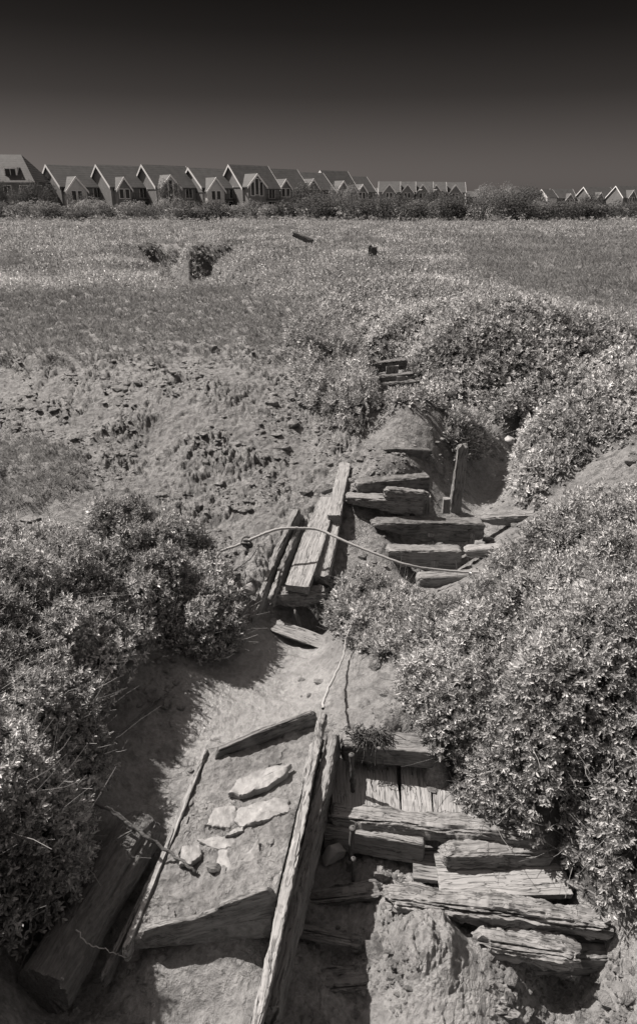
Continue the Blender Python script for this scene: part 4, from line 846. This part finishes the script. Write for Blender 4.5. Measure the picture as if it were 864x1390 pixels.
# houses
def box(V, F_, x0, x1, y0, y1, z0, z1):
    b = len(V); V += [(x0, y0, z0), (x1, y0, z0), (x1, y1, z0), (x0, y1, z0), (x0, y0, z1), (x1, y0, z1), (x1, y1, z1), (x0, y1, z1)]
    F_ += [[b, b+3, b+2, b+1], [b+4, b+5, b+6, b+7], [b, b+1, b+5, b+4], [b+1, b+2, b+6, b+5], [b+2, b+3, b+7, b+6], [b+3, b, b+4, b+7]]
def prism(pts, x0, x1, axis='x'):
    """extrude (a, z) outline along axis"""
    k = len(pts); V = []
    for xx in (x0, x1):
        for (a, z) in pts: V.append((xx, a, z) if axis == 'x' else (a, xx, z))
    F_ = [list(range(k))[::-1], [k+i for i in range(k)]]
    for i in range(k): j2 = (i+1) % k; F_.append([i, j2, k+j2, k+i])
    return V, F_
def gable_block(root, L, W, eave, ridge, wall='brick', roof='roof_tile', x0=0, y0=0, axis='x', over=.3, th=.18, barge=True, names=('wall', 'roof')):
    """ridge along axis; body from x0..x0+L along axis, y0..y0+W across"""
    pts = [(y0, -1), (y0+W, -1), (y0+W, eave), (y0+W/2, ridge-.05), (y0, eave)]
    V, F_ = prism(pts, x0, x0+L, axis); npmesh(names[0], V, F_, wall, parent=root)
    sl = (ridge-eave)/(W/2); ov = over
    out = [(y0-ov, eave-ov*sl), (y0+W/2, ridge), (y0+W+ov, eave-ov*sl), (y0+W+ov, eave-ov*sl+th), (y0+W/2, ridge+th*1.2), (y0-ov, eave-ov*sl+th)]
    V, F_ = prism(out, x0-ov, x0+L+ov, axis); F_ = F_[2:] + [[0, 1, 4, 5][::-1], [1, 2, 3, 4][::-1], [6, 7, 10, 11], [7, 8, 9, 10]]
    npmesh(names[1], V, F_, roof, parent=root)
    if barge:
        for xe in (x0-ov-.06, x0+L+ov):
            for (A_, B_) in (((y0-ov-.02, eave-ov*sl), (y0+W/2, ridge)), ((y0+W/2, ridge), (y0+W+ov+.02, eave-ov*sl))):
                q = [(A_[0], A_[1]-.16), (B_[0], B_[1]-.16), (B_[0], B_[1]+th+.06), (A_[0], A_[1]+th+.06)]
                V, F_ = prism(q, xe, xe+.06, axis); npmesh('bargeboard', V, F_, 'white_paint', parent=root)
def window(root, c, w, h, face, bars=2, frame='white_paint'):
    """face: 'y-' or 'x-' outward direction; c = centre on the wall"""
    Vf, Ff, Vp, Fp = [], [], [], []
    t = .09; dp = .07
    def b(V, F_, a0, a1, z0, z1, d0, d1):
        if face == 'y-': box(V, F_, c[0]+a0, c[0]+a1, c[1]-d1, c[1]-d0, c[2]+z0, c[2]+z1)
        else: box(V, F_, c[0]-d1, c[0]-d0, c[1]+a0, c[1]+a1, c[2]+z0, c[2]+z1)
    b(Vf, Ff, -w/2-t, -w/2, -h/2-t, h/2+t, .003, dp); b(Vf, Ff, w/2, w/2+t, -h/2-t, h/2+t, .003, dp)
    b(Vf, Ff, -w/2, w/2, h/2, h/2+t, .003, dp); b(Vf, Ff, -w/2, w/2, -h/2-t, -h/2, .003, dp)
    for i in range(1, bars): b(Vf, Ff, -w/2+w*i/bars-.03, -w/2+w*i/bars+.03, -h/2, h/2, .03, dp-.004)
    b(Vp, Fp, -w/2, w/2, -h/2, h/2, .004, .028)
    f = npmesh('window', Vf, Ff, frame, parent=root); npmesh('pane', Vp, Fp, 'window_glass', parent=f)
def house(px_, pyr, dist_, rz, L, W, eave, ridge, label, porch=None, mirror=False, roof='roof_tile', wall='brick', clad=None, name='house', gable_win=False, balcony=False):
    """px_ = picture x of the near-left corner of the front"""
    x = at_dist(px_, 280, dist_).x
    root = empty(name, (x, dist_, 0), rz); tag(root, label, 'house', 'houses beyond the far bank')
    gable_block(root, L, W, eave, ridge, wall, roof)
    if porch:
        pxo, pw, pd, pe, pr, gl = porch    # offset, width, projection, eave, ridge, glazing
        gable_block(root, pd+W*.35, pw, pe, pr, clad or wall, roof, x0=-pd, y0=pxo, axis='y', over=.25, names=('wing_wall', 'wing_roof'))
        if gl == 'tall':
            for k_ in range(3): window(root, (pxo+pw/2+(k_-1)*.95, -pd, pe-.4+(.35 if k_ == 1 else 0)), .7, 2.6 if k_ == 1 else 2.2, 'y-', 1)
            window(root, (pxo+pw/2, -pd, 1.3), 1.8, 1.3, 'y-', 2)
        else:
            for k_ in (-.55, .55): window(root, (pxo+pw/2+k_, -pd, pe-.7), .75, 1.4, 'y-', 1)
            window(root, (pxo+pw/2, -pd, 1.5), 1.5, 1.2, 'y-', 2)
        rest = pxo+pw+.7
        if L-rest > 1.5:
            window(root, ((rest+L)/2, 0, eave-.95), 1.3, 1.5, 'y-', 2); window(root, ((rest+L)/2, 0, 1.6), 1.8, 1.4, 'y-', 2)
        if balcony:
            V, F_ = [], []; box(V, F_, rest-.4, L, -1.1, -.01, 2.55, 2.68); box(V, F_, rest-.4, L, -1.14, -1.09, 3.5, 3.56)
            for q in np.linspace(rest-.38, L-.05, 12): box(V, F_, q, q+.04, -1.13, -1.1, 2.68, 3.5)
            npmesh('balcony', V, F_, 'dark_paint', parent=root)
    if gable_win: window(root, (0, W/2, eave-.6), .8, 1.2, 'x-', 1)
    return root
# big house at left
def big_house():
    d_ = 112; x = at_dist(43, 260, d_).x; root = empty('house', (x-17, d_, 0), math.radians(4)); tag(root, 'big house with a dark hipped roof and white dormers at the left edge', 'house', 'houses beyond the far bank')
    L, W, e, r = 17, 9, 5.2, 9.2
    V, F_ = [], []; box(V, F_, 0, L, 0, W, -1, e); npmesh('wall', V, F_, 'dark_brick', parent=root)
    V = [(-.4, -.4, e-.05), (L+.4, -.4, e-.05), (L+.4, W+.4, e-.05), (-.4, W+.4, e-.05), (3, W/2, r), (L-2.6, W/2, r)]; F_ = [[0, 1, 5, 4], [1, 2, 5], [2, 3, 4, 5], [3, 0, 4], [3, 2, 1, 0]]
    npmesh('roof', V, F_, 'dark_roof_tile', parent=root)
    V, F_ = [], []; box(V, F_, -.45, L+.45, -.52, -.42, e-.18, e+.02); npmesh('gutter', V, F_, 'white_paint', parent=root)
    for xc in (6.2, 13.6):
        dr = empty('dormer', (xc, .7, e+.55)); dr.parent = root
        V, F_ = [], []; box(V, F_, -1.0, 1.0, 0, 2.4, 0, 1.35); box(V, F_, -1.15, 1.15, -.15, 2.6, 1.35, 1.5)
        dd_ = npmesh('dormer', V, F_, 'white_paint', parent=root); dd_.location = (xc, .7, e+.55); bpy.data.objects.remove(dr)
        V, F_ = [], []; box(V, F_, -.78, -.05, -.03, -.003, .25, 1.2); box(V, F_, .05, .78, -.03, -.003, .25, 1.2); npmesh('pane', V, F_, 'window_glass', parent=dd_)
    for xc in (4, 7, 10, 13, 15.5):
        for zc in (3.9, 1.5): window(root, (xc, 0, zc), 1.1, 1.3, 'y-', 2)
big_house()
A_ = math.radians(46)
hs = [ # corner px (front-left corner), dist, label, porch..., ridge
 (86, 119, 'first white-gabled house, with a pale clad porch wing', (0.3, 3.6, 1.2, 3.9, 5.9, 'two'), 7.6, 'cladding'),
 (153, 121, 'second white-gabled house, with a narrow front gable', (.6, 2.6, 1.0, 4.2, 5.9, 'two'), 7.7, None),
 (214, 123, 'third white-gabled house, with tall glazing in its front gable', (.2, 3.8, 1.2, 4.4, 6.3, 'tall'), 7.8, 'cladding'),
 (276, 127, 'fourth white-gabled house, with a pale front wing and balcony', (.2, 3.6, 1.2, 4.0, 6.0, 'two'), 7.5, 'cladding'),
 (330, 129, 'tallest gabled house of the left row, with tall glazed front gable', (.2, 3.9, 1.4, 4.8, 6.7, 'tall'), 8.1, 'brick'),
 (372, 138, 'house right of the tallest gabled one, with two small front gables', (.6, 2.6, 1.2, 4.6, 6.1, 'two'), 7.9, None),
 (409, 146, 'narrow gabled house behind the round bushy tree', (.4, 3.2, 1.2, 4.6, 6.4, 'two'), 7.6, None),
 (450, 152, 'white-gabled house behind the pale blossoming tree', (.4, 3.2, 1.2, 4.4, 6.2, 'two'), 8.1, None),
 (478, 172, 'farthest small gabled house at the end of the left row', (.4, 3.0, 1.2, 4.4, 6.0, 'two'), 7.7, None)]
for i, (px_, d_, lb, pch, rd, cld) in enumerate(hs):
    Lh = 8.3 if i < 7 else 7
    house(px_, 0, d_, A_-math.radians(1.2*i), Lh, 7.4, 4.6, rd+.15, lb+'', pch, clad=cld, balcony=(i in (0, 1, 3, 4, 5)), wall='brick')
for i, (px_, lb) in enumerate(((514, 'leftmost house of the far terrace of front gables'), (541, 'second house of the far terrace, from the left'), (559, 'third house of the far terrace, from the left'), (577, 'fourth house of the far terrace, set behind the little tree'), (603, 'rightmost house of the far terrace, with a pale bargeboard'))):
    house(px_, 0, 225+i*2, math.radians(-4), 6.2 if i != 1 else 4.8, 8, 5.3, 8.2, lb, (1.0 if i != 1 else .4, 4.0, 1.0, 5.0, 7.4, 'two'), wall='brick')
house(492, 0, 230, math.radians(0), 4.5, 7, 4.6, 6.4, 'low plain house left of the far terrace')
house(632, 0, 240, math.radians(0), 5, 7, 4.0, 5.6, 'low house just right of the far terrace')
house(700, 0, 240, math.radians(60), 6, 8, 3.6, 6.4, 'house with a pointed gable above the dark ragged tree')
house(712, 0, 260, math.radians(15), 7, 7, 3.6, 6.2, 'small plain house left of the pair of white gables', wall='cladding')
house(741, 0, 262, math.radians(30), 5, 6, 4.0, 6.6, 'left house of the pair of white gables', wall='cladding')
house(751, 0, 266, math.radians(15), 9, 7, 3.8, 6.8, 'right house of the pair of white gables', (4, 3.4, 1, 3.2, 5.2, 'two'))
house(799, 0, 262, math.radians(22), 12, 8, 4.0, 7.4, 'long house with a bright white gable near the right edge', (2, 3, 1, 3.6, 5.6, 'two'), wall='dark_brick')
house(843, 0, 256, math.radians(22), 12, 8, 4.0, 7.6, 'rightmost white-gabled house at the right edge', (1.5, 3.4, 1, 4.0, 6.2, 'two'), wall='dark_brick')
# street lamps behind the terrace
for px_, lb in ((568, 'slim street lamp before the far terrace, left one'), (588, 'slim street lamp before the far terrace, right one')):
    x = at_dist(px_, 270, 190).x; root = empty('street_lamp', (x, 190, 0)); tag(root, lb, 'street lamp', 'street lamps by the far terrace')
    tubes('pole', np.array([[[0, 0, 0], [0, 0, 2.5], [0, 0, 5.2]]], float), np.array([.08]), 'dark_paint', root, sides=8)
    tubes('lamp_head', np.array([[[-.1, 0, 5.2], [.3, 0, 5.3], [.7, 0, 5.3]]], float), np.array([.1]), 'white_paint', root, sides=8)

# ------------------------------------------------------------------ light
SUN_EL = math.radians(52); sd = Vector((-.90, .44, 0)).normalized()*math.cos(SUN_EL); sd.z = math.sin(SUN_EL)
sl = bpy.data.lights.new('sun', 'SUN'); sl.energy = 5.0; sl.angle = math.radians(.5); sl.color = (1, .93, .87)
so = bpy.data.objects.new('sun', sl); COL.objects.link(so); so.rotation_euler = (-sd).to_track_quat('-Z', 'Y').to_euler()
wd_ = bpy.data.worlds.new('World'); S.world = wd_; wd_.use_nodes = True; N = wd_.node_tree.nodes; L = wd_.node_tree.links
bg = N['Background']; sky = N.new('ShaderNodeTexSky'); sky.sky_type = 'NISHITA'; sky.sun_disc = False; sky.sun_elevation = SUN_EL; sky.sun_rotation = math.atan2(sd.x, sd.y)
bw = N.new('ShaderNodeRGBToBW'); L.new(sky.outputs[0], bw.inputs[0])
tc = N.new('ShaderNodeTexCoord'); sx = N.new('ShaderNodeSeparateXYZ'); L.new(tc.outputs['Generated'], sx.inputs[0])
cr = N.new('ShaderNodeValToRGB'); el = cr.color_ramp.elements
stops = [(0, .15), (.045, .112), (.13, .043), (.2, .018), (.24, .011), (.4, .12), (.7, .9), (1, 1.1)]
while len(el) < len(stops): el.new(.5)
for i, (p_, v_) in enumerate(stops): el[i].position = p_; el[i].color = (v_, v_, v_, 1)
L.new(sx.outputs[2], cr.inputs[0])
mu = N.new('ShaderNodeMath'); mu.operation = 'MULTIPLY'; L.new(bw.outputs[0], mu.inputs[0]); L.new(cr.outputs[0], mu.inputs[1])
tint = N.new('ShaderNodeVectorMath'); tint.operation = 'SCALE'; tint.inputs[0].default_value = (1, .88, .82); L.new(mu.outputs[0], tint.inputs['Scale'])
L.new(tint.outputs[0], bg.inputs['Color']); bg.inputs['Strength'].default_value = .12
S.view_settings.view_transform = 'Standard'; S.view_settings.look = 'None'; S.view_settings.exposure = .74; S.view_settings.gamma = 1
S.render.engine = 'CYCLES'; S.cycles.max_bounces = 5; S.cycles.diffuse_bounces = 3
S.render.resolution_x = 636; S.render.resolution_y = 1024
